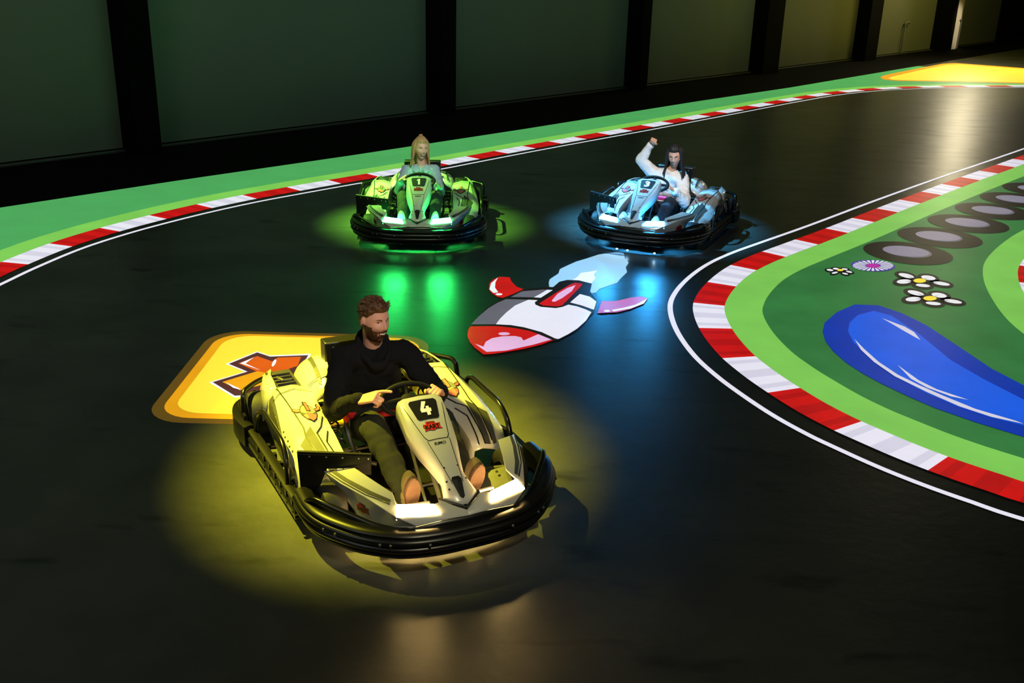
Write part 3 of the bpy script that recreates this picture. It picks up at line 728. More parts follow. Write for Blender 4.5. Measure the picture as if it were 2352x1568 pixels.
        # front guard hoop
        m = MB(); m.tube(round_path([(s*.655, .62, .22), (s*.635, .70, .295), (s*.59, .78, .292), (s*.42, .99, .250), (s*.29, 1.105, .238), (s*.25, 1.10, .21)], .05), .0145, 12)
        P('front_hoop', m, K_tube)
    half = [(.68, -.44), (.70, -.57), (.69, -.70), (.635, -.81), (.5, -.88), (.3, -.91), (0, -.915)]
    path = half + [(-x, y) for x, y in reversed(half[:-1])]
    path = [tuple(v)[:2] for v in cat_rom([(x, y, 0) for x, y in path], 5)]
    prof = [(o_, .055+(z_-.055)*.66) for o_, z_ in [(-.04, .245), (0, .255), (.022, .245), (.026, .225), (.012, .212), (.030, .20), (.034, .175), (.016, .16), (.032, .15), (.034, .12), (.014, .105), (.026, .095), (.024, .07), (0, .055), (-.04, .06)]]
    m = sweep(path[::-1], prof); m.f = [tuple(reversed(f)) for f in m.f]; m2 = MB()
    P('rear_bumper', sweep(path[::-1], [(-o, z) for o, z in prof][::-1]) if False else sweep(path, prof), K_bump, angle=60)
    # ---- side pods
    pods = []
    for s in (-1, 1):
        st = [  # y: inner low, inner top, ridge, shoulder, flank, skirt
            (-.43, [(.315, .25), (.335, .375), (.43, .405), (.52, .398), (.565, .345), (.59, .20)]),
            (-.25, [(.315, .23), (.335, .365), (.435, .395), (.53, .382), (.58, .335), (.60, .18)]),
            (-.05, [(.32, .20), (.34, .345), (.44, .372), (.545, .352), (.60, .305), (.605, .16)]),
            (.12, [(.325, .17), (.342, .322), (.44, .342), (.555, .318), (.61, .27), (.61, .15)]),
            (.26, [(.325, .14), (.345, .296), (.43, .312), (.53, .292), (.605, .235), (.61, .14)]),
            (.37, [(.32, .13), (.345, .272), (.41, .282), (.49, .264), (.57, .205), (.62, .135)]),
            (.44, [(.33, .12), (.345, .225), (.40, .235), (.46, .220), (.52, .18), (.58, .12)])]
        tab = []
        rows = []
        for (yy, pr) in st: tab.append((yy, *[q for p in pr for q in p]))
        ys = [-.43+.87*i/14 for i in range(15)]
        for yy in ys:
            q = lerp_tab(tab, yy); rows.append([(s*q[2*i], yy, q[2*i+1]) for i in range(6)])
        m = MB(); m.grid(rows if s > 0 else [list(reversed(r)) for r in rows])
        m.f = [tuple(reversed(f)) for f in m.f]
        bv = bvh_of(m)
        po = P('side_pod', m, K_white, up=(0, 0, 1), angle=28, solid=.010); pods.append(po)
        fr = ((0, 0, 0), (s, 0, 0), (0, 1, 0), (0, 0, -1))
        def deco(nm, polys, mats, off=.0032, parent=po, d=.014, frame=fr, b=bv):
            mm = MB()
            for i, (pts, mi) in enumerate(polys): drape(mm, b, fill(pts, d), frame, off+(.0005*i if nm == 'emblem' else 0), mi)
            return obj(nm, mm, mats, parent, smooth=False)
        def line(pts, w=.0035):
            out = []
            pts = [Vector(p) for p in pts]
            nn = []
            for i in range(len(pts)):
                t = (pts[min(i+1, len(pts)-1)]-pts[max(i-1, 0)]).normalized(); nn.append(Vector((-t.y, t.x)))
            return [tuple(p+n*w) for p, n in zip(pts, nn)] + [tuple(p-n*w) for p, n in reversed(list(zip(pts, nn)))]
        deco('stripe', [([(.545, -.40), (.575, -.40), (.625, .02), (.635, .22), (.612, .24), (.598, .0)], 0), ([(.455, .05), (.50, .10), (.455, .42), (.42, .42), (.44, .25)], 0), ([(.50, .12), (.545, .17), (.50, .40), (.47, .42), (.49, .28)], 0)], [K_olive])
        deco('seam_lines', [(line([(.52, -.42), (.505, -.2), (.49, .04), (.50, .12), (.47, .40)]), 0), (line([(.36, -.05), (.40, .06), (.44, .12), (.42, .42)]), 0), (line([(.375, .10), (.41, .20), (.385, .42)]), 0), (line([(.335, -.36), (.45, -.365), (.56, -.34)]), 0)], [K_line], .0042)
        for j in range(5): deco('rivet', [(ell(.585+.004*(j % 2), -.02+.045*j, .0045, .006, n=8), 0)], [K_line], .003)
        # the emblem stands upright when seen from the front of the kart
        em = [([(.425-px_*.060, -.10-py_*.104) for px_, py_ in pts], c) for pts, c in EMB]
        deco('emblem', em, [K_line, K_skinlogo, K_olive, K_lgrey], .0022, d=.008)
        # flank print
        kart_logo(None, (Vector((s*1.2, -.30, .255)), (0, -s, 0), (0, 0, 1), (-s, 0, 0)), bv, .06, po)
        # pocket behind the seam and its dark engine housing
        m = MB(); rows = []
        for yy, pr in ((-.78, [(.36, .22), (.375, .34), (.40, .38), (.47, .375), (.52, .34), (.55, .22)]), (-.66, [(.35, .22), (.36, .36), (.40, .395), (.50, .39), (.55, .35), (.575, .22)]), (-.54, [(.34, .23), (.35, .37), (.41, .405), (.51, .398), (.56, .35), (.59, .21)]), (-.435, [(.315, .25), (.335, .375), (.43, .405), (.52, .398), (.565, .345), (.61, .20)])):
            rows.append([(s*p[0], yy, p[1]) for p in pr])
        m.grid([r[3:] for r in rows]); 
        if s < 0: m.f = [tuple(reversed(f)) for f in m.f]
        m.f = [tuple(reversed(f)) for f in m.f]
        P('rear_fender', m, K_white, up=(0, 0, 1), angle=28, solid=.009)
        m = MB(); m.box((s*.435, -.60, .30), (.15, .30, .14)); m.tube([(s*.40, -.55, .38), (s*.45, -.55, .385), (s*.47, -.62, .38)], .012, 8)
        for j in range(4): m.box((s*.435, -.52-.05*j, .375), (.11, .012, .02))
        P('motor_housing' if s > 0 else 'battery_housing', m, K_engine, bevel=.01)
        # white shell behind the seat
        rows = []
        for yy, pr in ((-.74, [(.16, .47), (.21, .47), (.27, .45), (.32, .41), (.35, .34)]), (-.64, [(.175, .51), (.225, .50), (.285, .47), (.335, .43), (.365, .35)]), (-.50, [(.19, .515), (.24, .505), (.30, .475), (.35, .43), (.375, .36)]), (-.38, [(.215, .495), (.26, .48), (.305, .45), (.345, .415), (.36, .35)]), (-.27, [(.25, .42), (.28, .41), (.31, .395), (.335, .37), (.345, .32)])):
            rows.append([(s*p[0], yy, p[1]-.03) for p in pr])
        m = MB(); m.grid(rows if s < 0 else rows); 
        if s > 0: m.f = [tuple(reversed(f)) for f in m.f]
        m.f = [tuple(reversed(f)) for f in m.f]
        ws = P('seat_side_shell', m, K_white, up=(0, 0, 1), angle=50, solid=.008, sub=1)
        bw = bvh_of(m)
        mm = MB(); drape(mm, bw, fill([(.235, -.70), (.26, -.70), (.29, -.36), (.275, -.33)], .03), fr, .0035, 0); obj('stripe', mm, K_olive, ws, smooth=False)
        mm = MB(); drape(mm, bw, fill([(.215, -.375), (.34, -.395), (.34, -.402), (.215, -.382)], .03), fr, .004, 0); obj('seam_lines', mm, K_line, ws, smooth=False)
    # ---- front fairing
    R = {'fo': (.53, .56, .348), 'fi': (.395, .640, .378), 'lo': (.315, 1.02, .352), 'li': (.149, 1.071, .344), 'lbo': (.335, 1.075, .318), 'lbi': (.130, 1.118, .312),
         'm1': (.492, .70, .345), 'm2': (.425, .875, .345), 'i1': (.345, .80, .372), 'i2': (.30, .93, .365),
         's1': (.462, .715, .280), 's2': (.435, .80, .205), 's3': (.345, .99, .225), 'vt': (.252, 1.125, .278), 'so': (.512, .60, .315),
         'c0': (0, 1.125, .312), 'c1': (.09, 1.06, .345), 'cv': (.12, 1.142, .292), 'cc': (0, 1.15, .290), 'b2': (.43, .86, .155), 'b3': (.34, 1.02, .18), 'w1': (.430, .80, .165)}
    keys = list(R); ix = {q: i for i, q in enumerate(keys)}
    faces = [('fo', 'm1', 'i1', 'fi'), ('m1', 'm2', 'i2', 'i1'), ('m2', 'lo', 'i2'), ('m2', 'lbo', 'lo'), ('fo', 'so', 's1', 'm1'), ('m1', 's1', 's2', 'm2'), ('m2', 's2', 's3', 'lbo'), ('lbo', 's3', 'vt'), ('s1', 'w1', 's2'), ('s2', 'w1', 'b2'), ('s2', 'b2', 'b3', 's3'), ('s3', 'b3', 'vt'),
             ('lbo', 'vt', 'cv', 'lbi'), ('lbi', 'cv', 'cc', 'c0'), ('c1', 'li', 'lbi', 'c0')]
    halfm = MB(); halfm.add([R[q] for q in keys], [tuple(ix[q] for q in reversed(f)) for f in faces])
    for s in (1, -1):
        mm = halfm if s > 0 else halfm.flipx()
        fo = P('front_fairing', mm, K_white, up=(0, 0, 1), angle=30, solid=.008, bevel=.004)
        bv = bvh_of(mm); fr = ((0, 0, 0), (s, 0, 0), (0, 1, 0), (0, 0, -1))
        dm = MB()
        drape(dm, bv, fill([(.485, .59), (.505, .58), (.470, .70), (.405, .87), (.335, .99), (.325, .975), (.385, .86), (.45, .70)], .03), fr, .003, 0)
        drape(dm, bv, fill([(.515, .58), (.520, .58), (.485, .70), (.418, .87), (.34, 1.0), (.335, .995), (.413, .87), (.478, .70)], .03), fr, .0034, 1)
        obj('stripe', dm, [K_olive, K_line], fo, smooth=False)
        kart_logo(None, (Vector((s*.42+s*.5, .84+.3, .262)), Vector((-s*.51, .86, 0)), (0, 0, 1), Vector((-s*.86, -.51, 0))), bv, .085, fo)
    # headlights
    nm, col, st_ = LIGHTS[k]
    EM = mat(nm, (col[0], col[1], col[2], 1), rough=.3, emit=col, estr=st_)
    for s in (1, -1):
        a1, b1, c1_, d1 = (Vector((s*R[q][0], R[q][1], R[q][2])) for q in ('lo', 'li', 'lbi', 'lbo'))
        n = (b1-a1).cross(d1-a1).normalized(); n = n if n.y > 0 else -n
        m = MB(); vs = [a1, b1, c1_, d1]; back = [v-n*.03 for v in vs]; front = [v+n*.004 for v in vs]
        m.add(back+front, [(4, 5, 6, 7), (3, 2, 1, 0), (0, 1, 5, 4), (1, 2, 6, 5), (2, 3, 7, 6), (3, 0, 4, 7)])
        P('headlight', m, EM, smooth=False, bevel=.003)
        m = MB(); i2 = Vector((s*.30, .93, .365)); 
    if k == 3:
        for ux in (.11, .0, -.27):
            m = MB(); m.ellip((ux, 1.14-.3*ux*ux, .05), (.010, .006, .006), nu=10, nv=8); P('under_light', m, mat('blue white led', (.5, .8, 1, 1), emit=(.5, .8, 1, 1), estr=30))
    # dark nose and belly under the fairing
    m = MB(); rows = []
    for (xx, yt, zt) in ((-.40, 1.04, .205), (-.25, 1.118, .27), (-.12, 1.138, .286), (0, 1.146, .286), (.12, 1.138, .286), (.25, 1.118, .27), (.40, 1.04, .205)):
        rows.append([(xx, yt, zt), (xx, yt+.006, zt-.03), (xx*.98, yt-.03, .16), (xx*.95, yt-.09, .09)])
    m.grid(rows); P('nose_panel', m, K_bump, up=(0, 1, .2), angle=50, solid=.006)
    # ---- steering shield
    tab = [(.448, .100, .590), (.470, .112, .618), (.50, .120, .637), (.53, .124, .636), (.655, .122, .564), (.70, .115, .543), (.77, .103, .513), (.87, .076, .468), (.95, .058, .430), (1.00, .068, .404), (1.05, .088, .368), (1.085, .056, .343), (1.108, .018, .327)]
    rows = []
    for (yy, hw, zz) in tab:
        fl_ = max(.25, hw/.14)
        side = .055*fl_+.02
        rows.append([(-hw*1.02, yy, zz-side-.03), (-hw, yy, zz-.03*fl_-.008), (-hw*.93, yy, zz-.012), (-hw*.72, yy, zz), (0, yy, zz+.004), (hw*.72, yy, zz), (hw*.93, yy, zz-.012), (hw, yy, zz-.03*fl_-.008), (hw*1.02, yy, zz-side-.03)])
    m = MB(); m.grid([list(reversed(r)) for r in rows]); m.f = [tuple(reversed(f)) for f in m.f]
    m.add(rows[0], [tuple(range(9))])
    shield = P('steering_fairing', m, K_white, up=(0, 0, 1), angle=42, solid=.007)
    bv = bvh_of(m); fr = ((0, 0, 0), (-1, 0, 0), (0, -1, 0), (0, 0, -1))   # lettering reads from the front
    def on(nm_, polys, mats, parent=shield, off=.0025, d=.03):
        mm = MB()
        for i, (shape, mi) in enumerate(polys): drape(mm, bv, shape if isinstance(shape, tuple) else fill(shape, d), fr, off+.0004*i, mi)
        return obj(nm_, mm, mats, parent, smooth=False)
    F = lambda pts: [(x_, -y_) for x_, y_ in pts]
    plate = on('number_plate', [(F([(-.074, .547), (-.064, .538), (.064, .538), (.074, .547), (.075, .556), (.059, .637), (.049, .646), (-.049, .646), (-.059, .637), (-.075, .556)]), 0)], [K_line])
    v, f = number_shape(k)
    mm = MB(); drape(mm, bv, ([(x_, y_*1.0-.591) for x_, y_ in v], f), fr, .005, 0); obj('number', mm, K_num, plate, smooth=False)
    kart_logo(None, (Vector((0, .690, 0)), (-1, 0, 0), (0, -1, 0), (0, 0, -1)), bv, .088, shield)
    on('seam_lines', [(F([(-.104, .56), (-.101, .56), (-.062, .745), (-.05, .765), (.05, .765), (.062, .745), (.101, .56), (.104, .56), (.065, .747), (.052, .769), (-.052, .769), (-.065, .747)]), 0),
                      (F([(-.060, .77), (-.057, .77), (-.026, 1.015), (-.029, 1.015)]), 0), (F([(.060, .77), (.057, .77), (.026, 1.015), (.029, 1.015)]), 0)], [K_line])
    v, f = text2d('RiMO', .062, .02, .017, .25); on('maker_letters', [(([(x_, y_-.792) for x_, y_ in v], f), 0)], [K_line])
    on('nose_slot', [(F([(-.026, 1.0), (-.018, .985), (.018, .985), (.026, 1.0), (.012, 1.075), (0, 1.085), (-.012, 1.075)]), 0)], [K_line])
    for (rx_, ry_) in ((-.035, .93), (-.05, 1.0), (-.052, 1.035), (.035, .93), (.05, 1.0)): on('rivet', [(ell(rx_, -ry_, .005, .005, n=8), 0)], [K_line], off=.004)
    m = MB(); m.tube([(-.10, 1.03, .335), (-.095, 1.055, .34), (0, 1.125, .318), (.095, 1.055, .34), (.10, 1.03, .335)], [.010]*5, 8); P('shield_edging', m, K_line)
    # ---- steering wheel and column
    cw = Vector((0, .345, .560)); tilt = Matrix.Rotation(math.radians(-52), 3, 'X')   # wheel plane leaned back towards the driver
    m = MB(); ring = []
    for j in range(36):
        t = 2*math.pi*j/36; rr = 1.0 if math.sin(t) < .2 else 1.0-.10*math.cos(t)**4*0
        ring.append(cw+tilt @ Vector((.150*math.cos(t)*rr, .082*math.sin(t)*rr, 0)))
    rings = []
    for j, c in enumerate(ring):
        t = 2*math.pi*j/36; o = (c-cw).normalized(); nz_ = tilt @ Vector((0, 0, 1))
        rings.append([c+o*.016*math.cos(q)+nz_*.017*math.sin(q) for q in (2*math.pi*i/10 for i in range(10))])
    m.grid(rings, cu=True, cv=True); sw = P('steering_wheel', m, K_grip)
    m = MB()
    for ang in (0, 180, 270):
        t = math.radians(ang); m.tube([cw, cw+tilt @ Vector((.145*math.cos(t), .094*math.sin(t), 0))], [.018, .012], 8)
    m.ellip(cw, (.045, .04, .03)); P('spokes', m, K_grip, sw)
    m = MB(); m.tube([cw, (0, .62, .34), (0, .85, .14)], .012, 8); P('steering_column', m, K_met)
    m = MB(); m.tube([(-.06, .5, .42), (-.05, .75, .12)], .008, 6); m.tube([(.06, .5, .42), (.05, .75, .12)], .008, 6); m.tube([(-.09, .82, .13), (.09, .82, .13)], .008, 6); P('column_stays', m, K_met)
    # ---- pedals
    for s in (-1, 1):
        m = MB(); m.tube([(s*.10, .90, .12), (s*.115, .93, .27)], .008, 8); m.tube([(s*.115-.05*0-.07*0, .93, .27), (s*.23, .93, .275)], .010, 8); m.tube([(s*.23, .93, .275), (s*.24, .90, .12)], .008, 8)
        P('pedal', m, K_met)
    # ---- seat
    m = MB(); rows = []
    for (yy, zc, hw, lip) in ((.10, .16, .17, .04), (.0, .125, .19, .10), (-.15, .115, .20, .17), (-.28, .14, .205, .20), (-.36, .24, .205, .14), (-.41, .38, .20, .10), (-.445, .50, .185, .07), (-.46, .57, .15, .03)):
        row = []
        nrm = Vector((0, .0, 1)) if yy > -.2 else Vector((0, .93, .35))
        for j in range(9):
            u = -1+2*j/8
            p = Vector((hw*u, yy, zc)) + nrm*lip*(abs(u)**3)
            row.append(p)
        rows.append(row)
    m.grid(rows); P('seat', m, K_seat, solid=.012, sub=1)
    m = MB(); m.box((0, -.56, .52), (.40, .10, .155)); hb = P('headrest_box', m, K_black, bevel=.008)
    for q in ((-.15, .565), (.15, .565), (-.15, .475), (.15, .475), (-.05, .565), (.05, .565)):
        b = MB(); b.ellip((q[0], -.508, q[1]), (.006, .004, .006), nu=8, nv=6); obj('screw', b, K_met, hb)
    m = MB(); m.tube([(-.12, -.58, .5), (-.12, -.62, .1)], .014, 8); m.tube([(.12, -.58, .5), (.12, -.62, .1)], .014, 8); P('headrest_post', m, K_tube)
    for s in (-1, 1):
        m = MB(); m.tube(round_path([(s*.235, -.05, .36), (s*.245, .06, .26), (s*.235, .17, .17), (s*.14, .22, .14)], .06), .013, 10); P('seat_rail', m, K_met if k == 4 else K_tube)
        # coiled hose beside the seat
        m = MB(); pts = []
        for j in range(70):
            t = j/69; pts.append((s*(.285+.022*math.cos(t*math.pi*9)), -.22+.27*t, .34-.13*t+.022*math.sin(t*math.pi*9)))
        m.tube(pts, .006, 6); P('coiled_hose', m, K_tube)
    m = MB(); rows = []
    for i in range(17):
        u = -1+i/8; x_ = u*.245; q_ = 1-abs(u)**2.6; yy = -.06+.115*q_; zz = .335+.02*q_
        rows.append([(x_, yy, zz-.022), (x_, yy+.012, zz-.012), (x_, yy+.012, zz+.012), (x_, yy, zz+.022)])
    m.grid(rows); P('lap_belt', m, K_pinkb if k == 3 else K_red, solid=.004)
    # belt buckle
    m = MB(); m.box((.245, .02, .355), (.035, .03, .05), Matrix.Rotation(.4, 3, 'Y')); m.box((.245, .025, .375), (.022, .02, .03)); P('belt_buckle', m, mat('orange red plastic', srgb(235, 60, 40), rough=.4), bevel=.004)
    # ---- black sensor panel standing at the front right
    m = MB()
    m.tube([(.636, .475, .435), (.310, .650, .435)], .011, 8)
    a0 = Vector((.636, .478, .432)); a1 = Vector((.312, .652, .432)); dn = Vector((0, .0, -1)); ou = (a1-a0).normalized(); nn = Vector((ou.y, -ou.x, 0))*-1
    def q(u, h): return a0+(a1-a0)*u+dn*h
    m.add([q(0, 0), q(1, 0), q(1, .10), q(.86, .10), q(.84, .065), q(.40, .075), q(.30, .17), q(.22, .24), q(.03, .24)], [(0, 1, 2, 3, 4, 5, 6, 7, 8)])
    sp = P('sensor_panel', m, K_black, smooth=False, solid=.012)
    m = MB(); m.tube([q(.10, .2), (.60, .55, .09)], .014, 8); m.tube([q(.30, .2), (.5, .50, .10)], .012, 8); m.box(q(.5, .035)+nn*.02, (.36, .012, .05), Matrix.Rotation(math.atan2(ou.y, ou.x), 3, 'Z')); P('panel_bracket', m, K_tube, sp)
    for u in (.15, .38, .6, .82, .95):
        m = MB(); m.ellip(q(u, .012)+Vector((0, .012, 0)), (.006, .005, .006), nu=8, nv=6); P('screw', m, K_met, sp)
    return root

make_kart(4, 'large nearest go-kart with number 4, white bodywork lit yellow, man in black at the wheel')
make_kart(1, 'go-kart with number 1 and green headlights, in front of the outer kerb')
make_kart(3, 'go-kart with number 3 and blue headlights, driven by a person with raised fist')

# ---------------------------------------------------------------- people
def skin(name, r, g, b): return mat(name, srgb(r, g, b), rough=.5, var=.05, scale=30)
def sm(a, b, x):
    t = max(0, min(1, (x-a)/(b-a))); return t*t*(3-2*t)
def gs2(x, y, cx, cy, sx, sy): return math.exp(-((x-cx)/sx)**2-((y-cy)/sy)**2)

def head_point(d, fem):
    """surface of a head, unit direction -> metres; y is forward, origin between the ears"""
    dx, dy, dz = d
    x, y, z = dx*.074, dy*.093, dz*.118
    if fem: x *= .95
    low = sm(.0, -.11, z)
    front = sm(-.01, .06, y)
    x *= 1-(.26 if fem else .18)*low
    if z < 0: y -= (0 if y > 0 else y*.45*low)
    y += .004*front*low
    # flatter face
    if y > .045: y = .045+(y-.045)*.86
    z += -.004*front*low
    f = sm(.02, .05, y)
    ax = abs(x)
    y += f*(.010*gs2(x, z, 0, .004, .008, .020) + .019*gs2(x, z, 0, -.022, .0105, .012) + .009*gs2(x, z, 0, -.010, .009, .016)
            + .005*gs2(ax, z, .013, -.027, .007, .007)
            - .0115*gs2(ax, z, .030, .010, .015, .010) + .004*gs2(ax, z, .028, .029, .022, .007)
            + .007*gs2(ax, z, .040, -.024, .016, .013) + .006*gs2(x, z, 0, -.058, .020, .012) - .004*gs2(x, z, 0, -.079, .018, .006)
            + .009*gs2(x, z, 0, -.100, .018, .012) - .003*gs2(ax, z, .034, -.052, .008, .012))
    return Vector((x, y, z))

def head_mb(fem, nu=112, nv=84):
    rings = []
    for i in range(1, nv):
        ph = -math.pi/2+math.pi*i/nv
        rings.append([head_point((math.cos(ph)*math.cos(t), math.cos(ph)*math.sin(t), math.sin(ph)), fem) for t in (2*math.pi*j/nu for j in range(nu))])
    m = MB(); m.loft(rings)
    for s in (-1, 1):
        m.ellip((s*.074*(.95 if fem else 1), -.006, -.002), (.010, .018, .030), Matrix.Rotation(s*.25, 3, 'Z'), 16, 12)
    return m

def xf(mb, M):
    r = MB(); r.v = [tuple(M @ Vector(v)) for v in mb.v]; r.f = list(mb.f); r.m = list(mb.m); return r

def join(a, b): a.add(b.v, b.f); return a

def hand_mb(wrist, mid, palm_n, thumb_dir, curl, s=1.0, point=False):
    """palm, four unequal curled fingers and a thumb. mid = centre of the knuckles; palm_n = way the palm faces; thumb_dir = side of the thumb"""
    m = MB(); w = Vector(wrist); k = Vector(mid); fdir = (k-w).normalized()
    n = Vector(palm_n); n = (n-fdir*n.dot(fdir)).normalized(); side = fdir.cross(n)
    if side.dot(Vector(thumb_dir)) < 0: side = -side
    for q, r0, r1 in ((.026, .017, .0145), (.008, .018, .0155), (-.010, .018, .015), (-.026, .016, .0135)):
        m.capsule(w+side*q*.6*s, k+side*q*s, r0*s, r1*s*.95, .8, n, 12)
    for i, (q, L, r) in enumerate(((.029, 1.0, .0092), (.0098, 1.08, .0095), (-.0098, 1.0, .0090), (-.028, .82, .0080))):
        base = k+side*q*s; p = base; ang = 0
        cs = curl if not (point and i == 0) else (.10, .15, .15)
        for seg, (ln, c) in enumerate(zip((.040, .026, .021), cs)):
            ang += c; d = fdir*math.cos(ang)+n*math.sin(ang)+side*(q*.6)
            d.normalize(); p2 = p+d*ln*L*s
            m.capsule(p, p2, r*s*(1.05-.07*seg), r*s*(.98-.08*seg), seg=10); p = p2
    b = w+(k-w)*.38+side*.026*s+n*.006; t1 = b+(side*.75+fdir*.55+n*.55).normalized()*.034*s
    t2 = t1+(fdir*.75+n*.6+side*.05).normalized()*.028*s; t3 = t2+(fdir*.45+n*.5-side*.65).normalized()*.022*s
    m.capsule(b, t1, .0135*s, .0115*s, seg=10); m.capsule(t1, t2, .0112*s, .0100*s, seg=10); m.capsule(t2, t3, .0100*s, .0082*s, seg=10)
    return m

def remesh(o, vox, smooth_it=3, dis=None):
    r = o.modifiers.new('skin surface', 'REMESH'); r.mode = 'VOXEL'; r.voxel_size = vox; r.use_smooth_shade = True
    if smooth_it:
        s = o.modifiers.new('soften', 'SMOOTH'); s.factor = .5; s.iterations = smooth_it
    if dis:
        t = bpy.data.textures.new('folds', 'CLOUDS'); t.noise_scale = dis[1]; t.noise_depth = 2
        d = o.modifiers.new('folds', 'DISPLACE'); d.texture = t; d.strength = dis[0]; d.mid_level = .5; d.texture_coords = 'LOCAL'
    return o

def person(k, label, J, head, look, fem, sk, clothes, hands, scale=1.0):
    """J: joints in kart coordinates"""
    root = bpy.data.objects.new('person', None); C.objects.link(root)
    x, y, a = POSE[k]; root.location = (x, y, 0); root.rotation_euler = (0, 0, math.pi+a)
    tag(root, label, 'person', 'kart drivers')
    V = {n: Vector(p) for n, p in J.items()}
    yaw, pitch, roll = look
    Hm = Matrix.Translation(head) @ Matrix.Rotation(yaw, 4, 'Z') @ Matrix.Rotation(pitch, 4, 'X') @ Matrix.Rotation(roll, 4, 'Y') @ Matrix.Scale(scale, 4)
    hm = head_mb(fem); m = MB(); join(m, xf(hm, Hm))
    R3 = Hm.to_3x3()
    neck_top = Hm @ Vector((0, -.018, -.06)); m.capsule(V['neck'], neck_top, .056 if not fem else .047, .052 if not fem else .043)
    g = .92 if fem else 1.0
    ax = Vector((0, 1, 0))
    def torso(mb, e):
        mb.capsule(V['hip'], V['belly'], (.150+e)*g, (.142+e)*g, .74, ax, 28); mb.capsule(V['belly'], V['chest'], (.142+e)*g, (.160+e)*g, .68, ax, 28)
        mb.capsule(V['chest'], V['neck']*.55+V['chest']*.45, (.160+e)*g, (.100+e)*g, .68, ax, 28)
        for s in 'RL':
            mb.capsule(V['neck'].lerp(V['sh'+s], .25)-Vector((0, 0, .045)), V['sh'+s], (.055+e)*g, (.056+e)*g)
    def arm(mb, s, e, end=1.0, cuff=0):
        w = V['el'+s]+(V['wr'+s]-V['el'+s])*end
        mb.capsule(V['sh'+s], V['el'+s], (.056+e)*g, (.043+e)*g); mb.capsule(V['el'+s], w, (.043+e)*g, (.028+e*(1 if not cuff else cuff))*g)
    def leg(mb, s, e, end=1.0):
        a_ = V['kn'+s]+(V['an'+s]-V['kn'+s])*end
        mb.capsule(V['hj'+s], V['kn'+s], (.088+e)*g, (.062+e)*g); mb.capsule(V['kn'+s], a_, (.062+e)*g, (.042+e)*g)
    torso(m, -.012)
    for s in 'RL': arm(m, s, -.006); leg(m, s, -.008)
    for h in hands: join(m, h)
    for s in 'RL': m.capsule(V['an'+s], V['an'+s].lerp(V['to'+s], .75)-Vector((0, .02, 0)), .026, .018)
    body = obj('body', m, sk, root); remesh(body, .0042, 1)
    # clothes
    top, trousers, shoe, sole = clothes['top'], clothes['trousers'], clothes['shoe'], clothes['sole']
    e = clothes.get('loose', .014)
    m = MB(); torso(m, e)
    for s in 'RL': arm(m, s, e, clothes.get('cuff', .93), .55)
    t = obj(clothes['top_name'], m, top, root); remesh(t, .008, 4, (clothes.get('fold', .022), clothes.get('fscale', .09)))
    m = MB(); m.capsule(V['hip']-Vector((0, 0, .01)), V['hip']+Vector((0, .05, 0)), .165*g, .150*g, .8, ax, 24)
    for s in 'RL': leg(m, s, .012, .97)
    tr = obj('trousers', m, trousers, root); remesh(tr, .010, 4, (.026, .07))
    for s in 'RL':
        an, to = V['an'+s], V['to'+s]; up = (to-an).normalized(); heel = an+Vector((0, .012, -.045)); 
        # sole stands nearly upright, toes up
        ctr = heel.lerp(to, .5); fwd = Vector((0, 1, 0)); fwd = (fwd-up*fwd.dot(up)).normalized(); sd = up.cross(fwd)
        L = (to-heel).length
        def outline(w, dd, grow):
            pts = []
            for j in range(26):
                t_ = 2*math.pi*j/26; c_, s_ = math.cos(t_), math.sin(t_)
                ww = w*(.78+.22*sm(-.6, .5, s_))
                pts.append(ctr+sd*c_*ww*grow+up*s_*(L*.56)*grow+fwd*dd)
            return pts
        m = MB(); m.loft([outline(.043, .018, .97), outline(.044, .026, 1.0), outline(.044, .042, 1.0), outline(.043, .048, .95)]); so = obj('shoe_sole', m, sole, root)
        m = MB(); m.loft([outline(.040, -.055, .62), outline(.042, -.035, .84), outline(.0425, -.005, .95), outline(.042, .020, .97)]); m.capsule(an, heel+up*.06-fwd*.02, .044, .040)
        obj('shoe', m, shoe, root)
    # face parts laid on the head
    bv = bvh_of(hm); fr = ((0, 0, 0), (1, 0, 0), (0, 0, 1), (0, -1, 0))
    def face(nm, shapes, mats, off, thick=0):
        mm = MB()
        for pts, mi in shapes: drape(mm, bv, fill(pts, .008), fr, off+.0004*mi, mi)
        o = obj(nm, xf(mm, Hm), mats, root)
        return o
    for s in (-1, 1):
        brow = [(s*.014, .0265), (s*.022, .031), (s*.034, .0325), (s*.047, .027), (s*.034, .0285), (s*.022, .026), (s*.014, .022)]
        face('eyebrow', [(brow, 0)], [clothes['brow']], .0016)
        eye = [(s*.018, .008), (s*.024, .0125), (s*.032, .0135), (s*.041, .0085), (s*.033, .0055), (s*.024, .0055)]
        face('eye', [(eye, 0), (ell(s*.0295, .0093, .0042, .0040, n=12), 1), ([(s*.016, .009), (s*.024, .014), (s*.032, .0152), (s*.044, .0085), (s*.032, .0130), (s*.024, .0118)], 2)], [mat('eye white', srgb(200, 190, 185), rough=.25), mat('iris', srgb(38, 26, 20), rough=.2), mat('lash', srgb(30, 20, 16), rough=.6)], .0012)
    mouth = [(-.027, -.048), (-.012, -.0505), (0, -.0515), (.012, -.0505), (.027, -.048), (.019, -.062), (.008, -.067), (0, -.068), (-.008, -.067), (-.019, -.062)]
    lips = face('lips', [([(x_*1.14, y_*1.0+(-.0035 if y_ < -.055 else .0028)) for x_, y_ in mouth], 0), (mouth, 1)], [clothes['lip'], mat('mouth dark', srgb(50, 14, 12), rough=.6)], .0012)
    face('teeth', [([(-.022, -.0505), (-.010, -.0522), (0, -.0528), (.010, -.0522), (.022, -.0505), (.016, -.0575), (0, -.060), (-.016, -.0575)], 0)], [mat('teeth', srgb(235, 228, 215), rough=.3)], .0026)
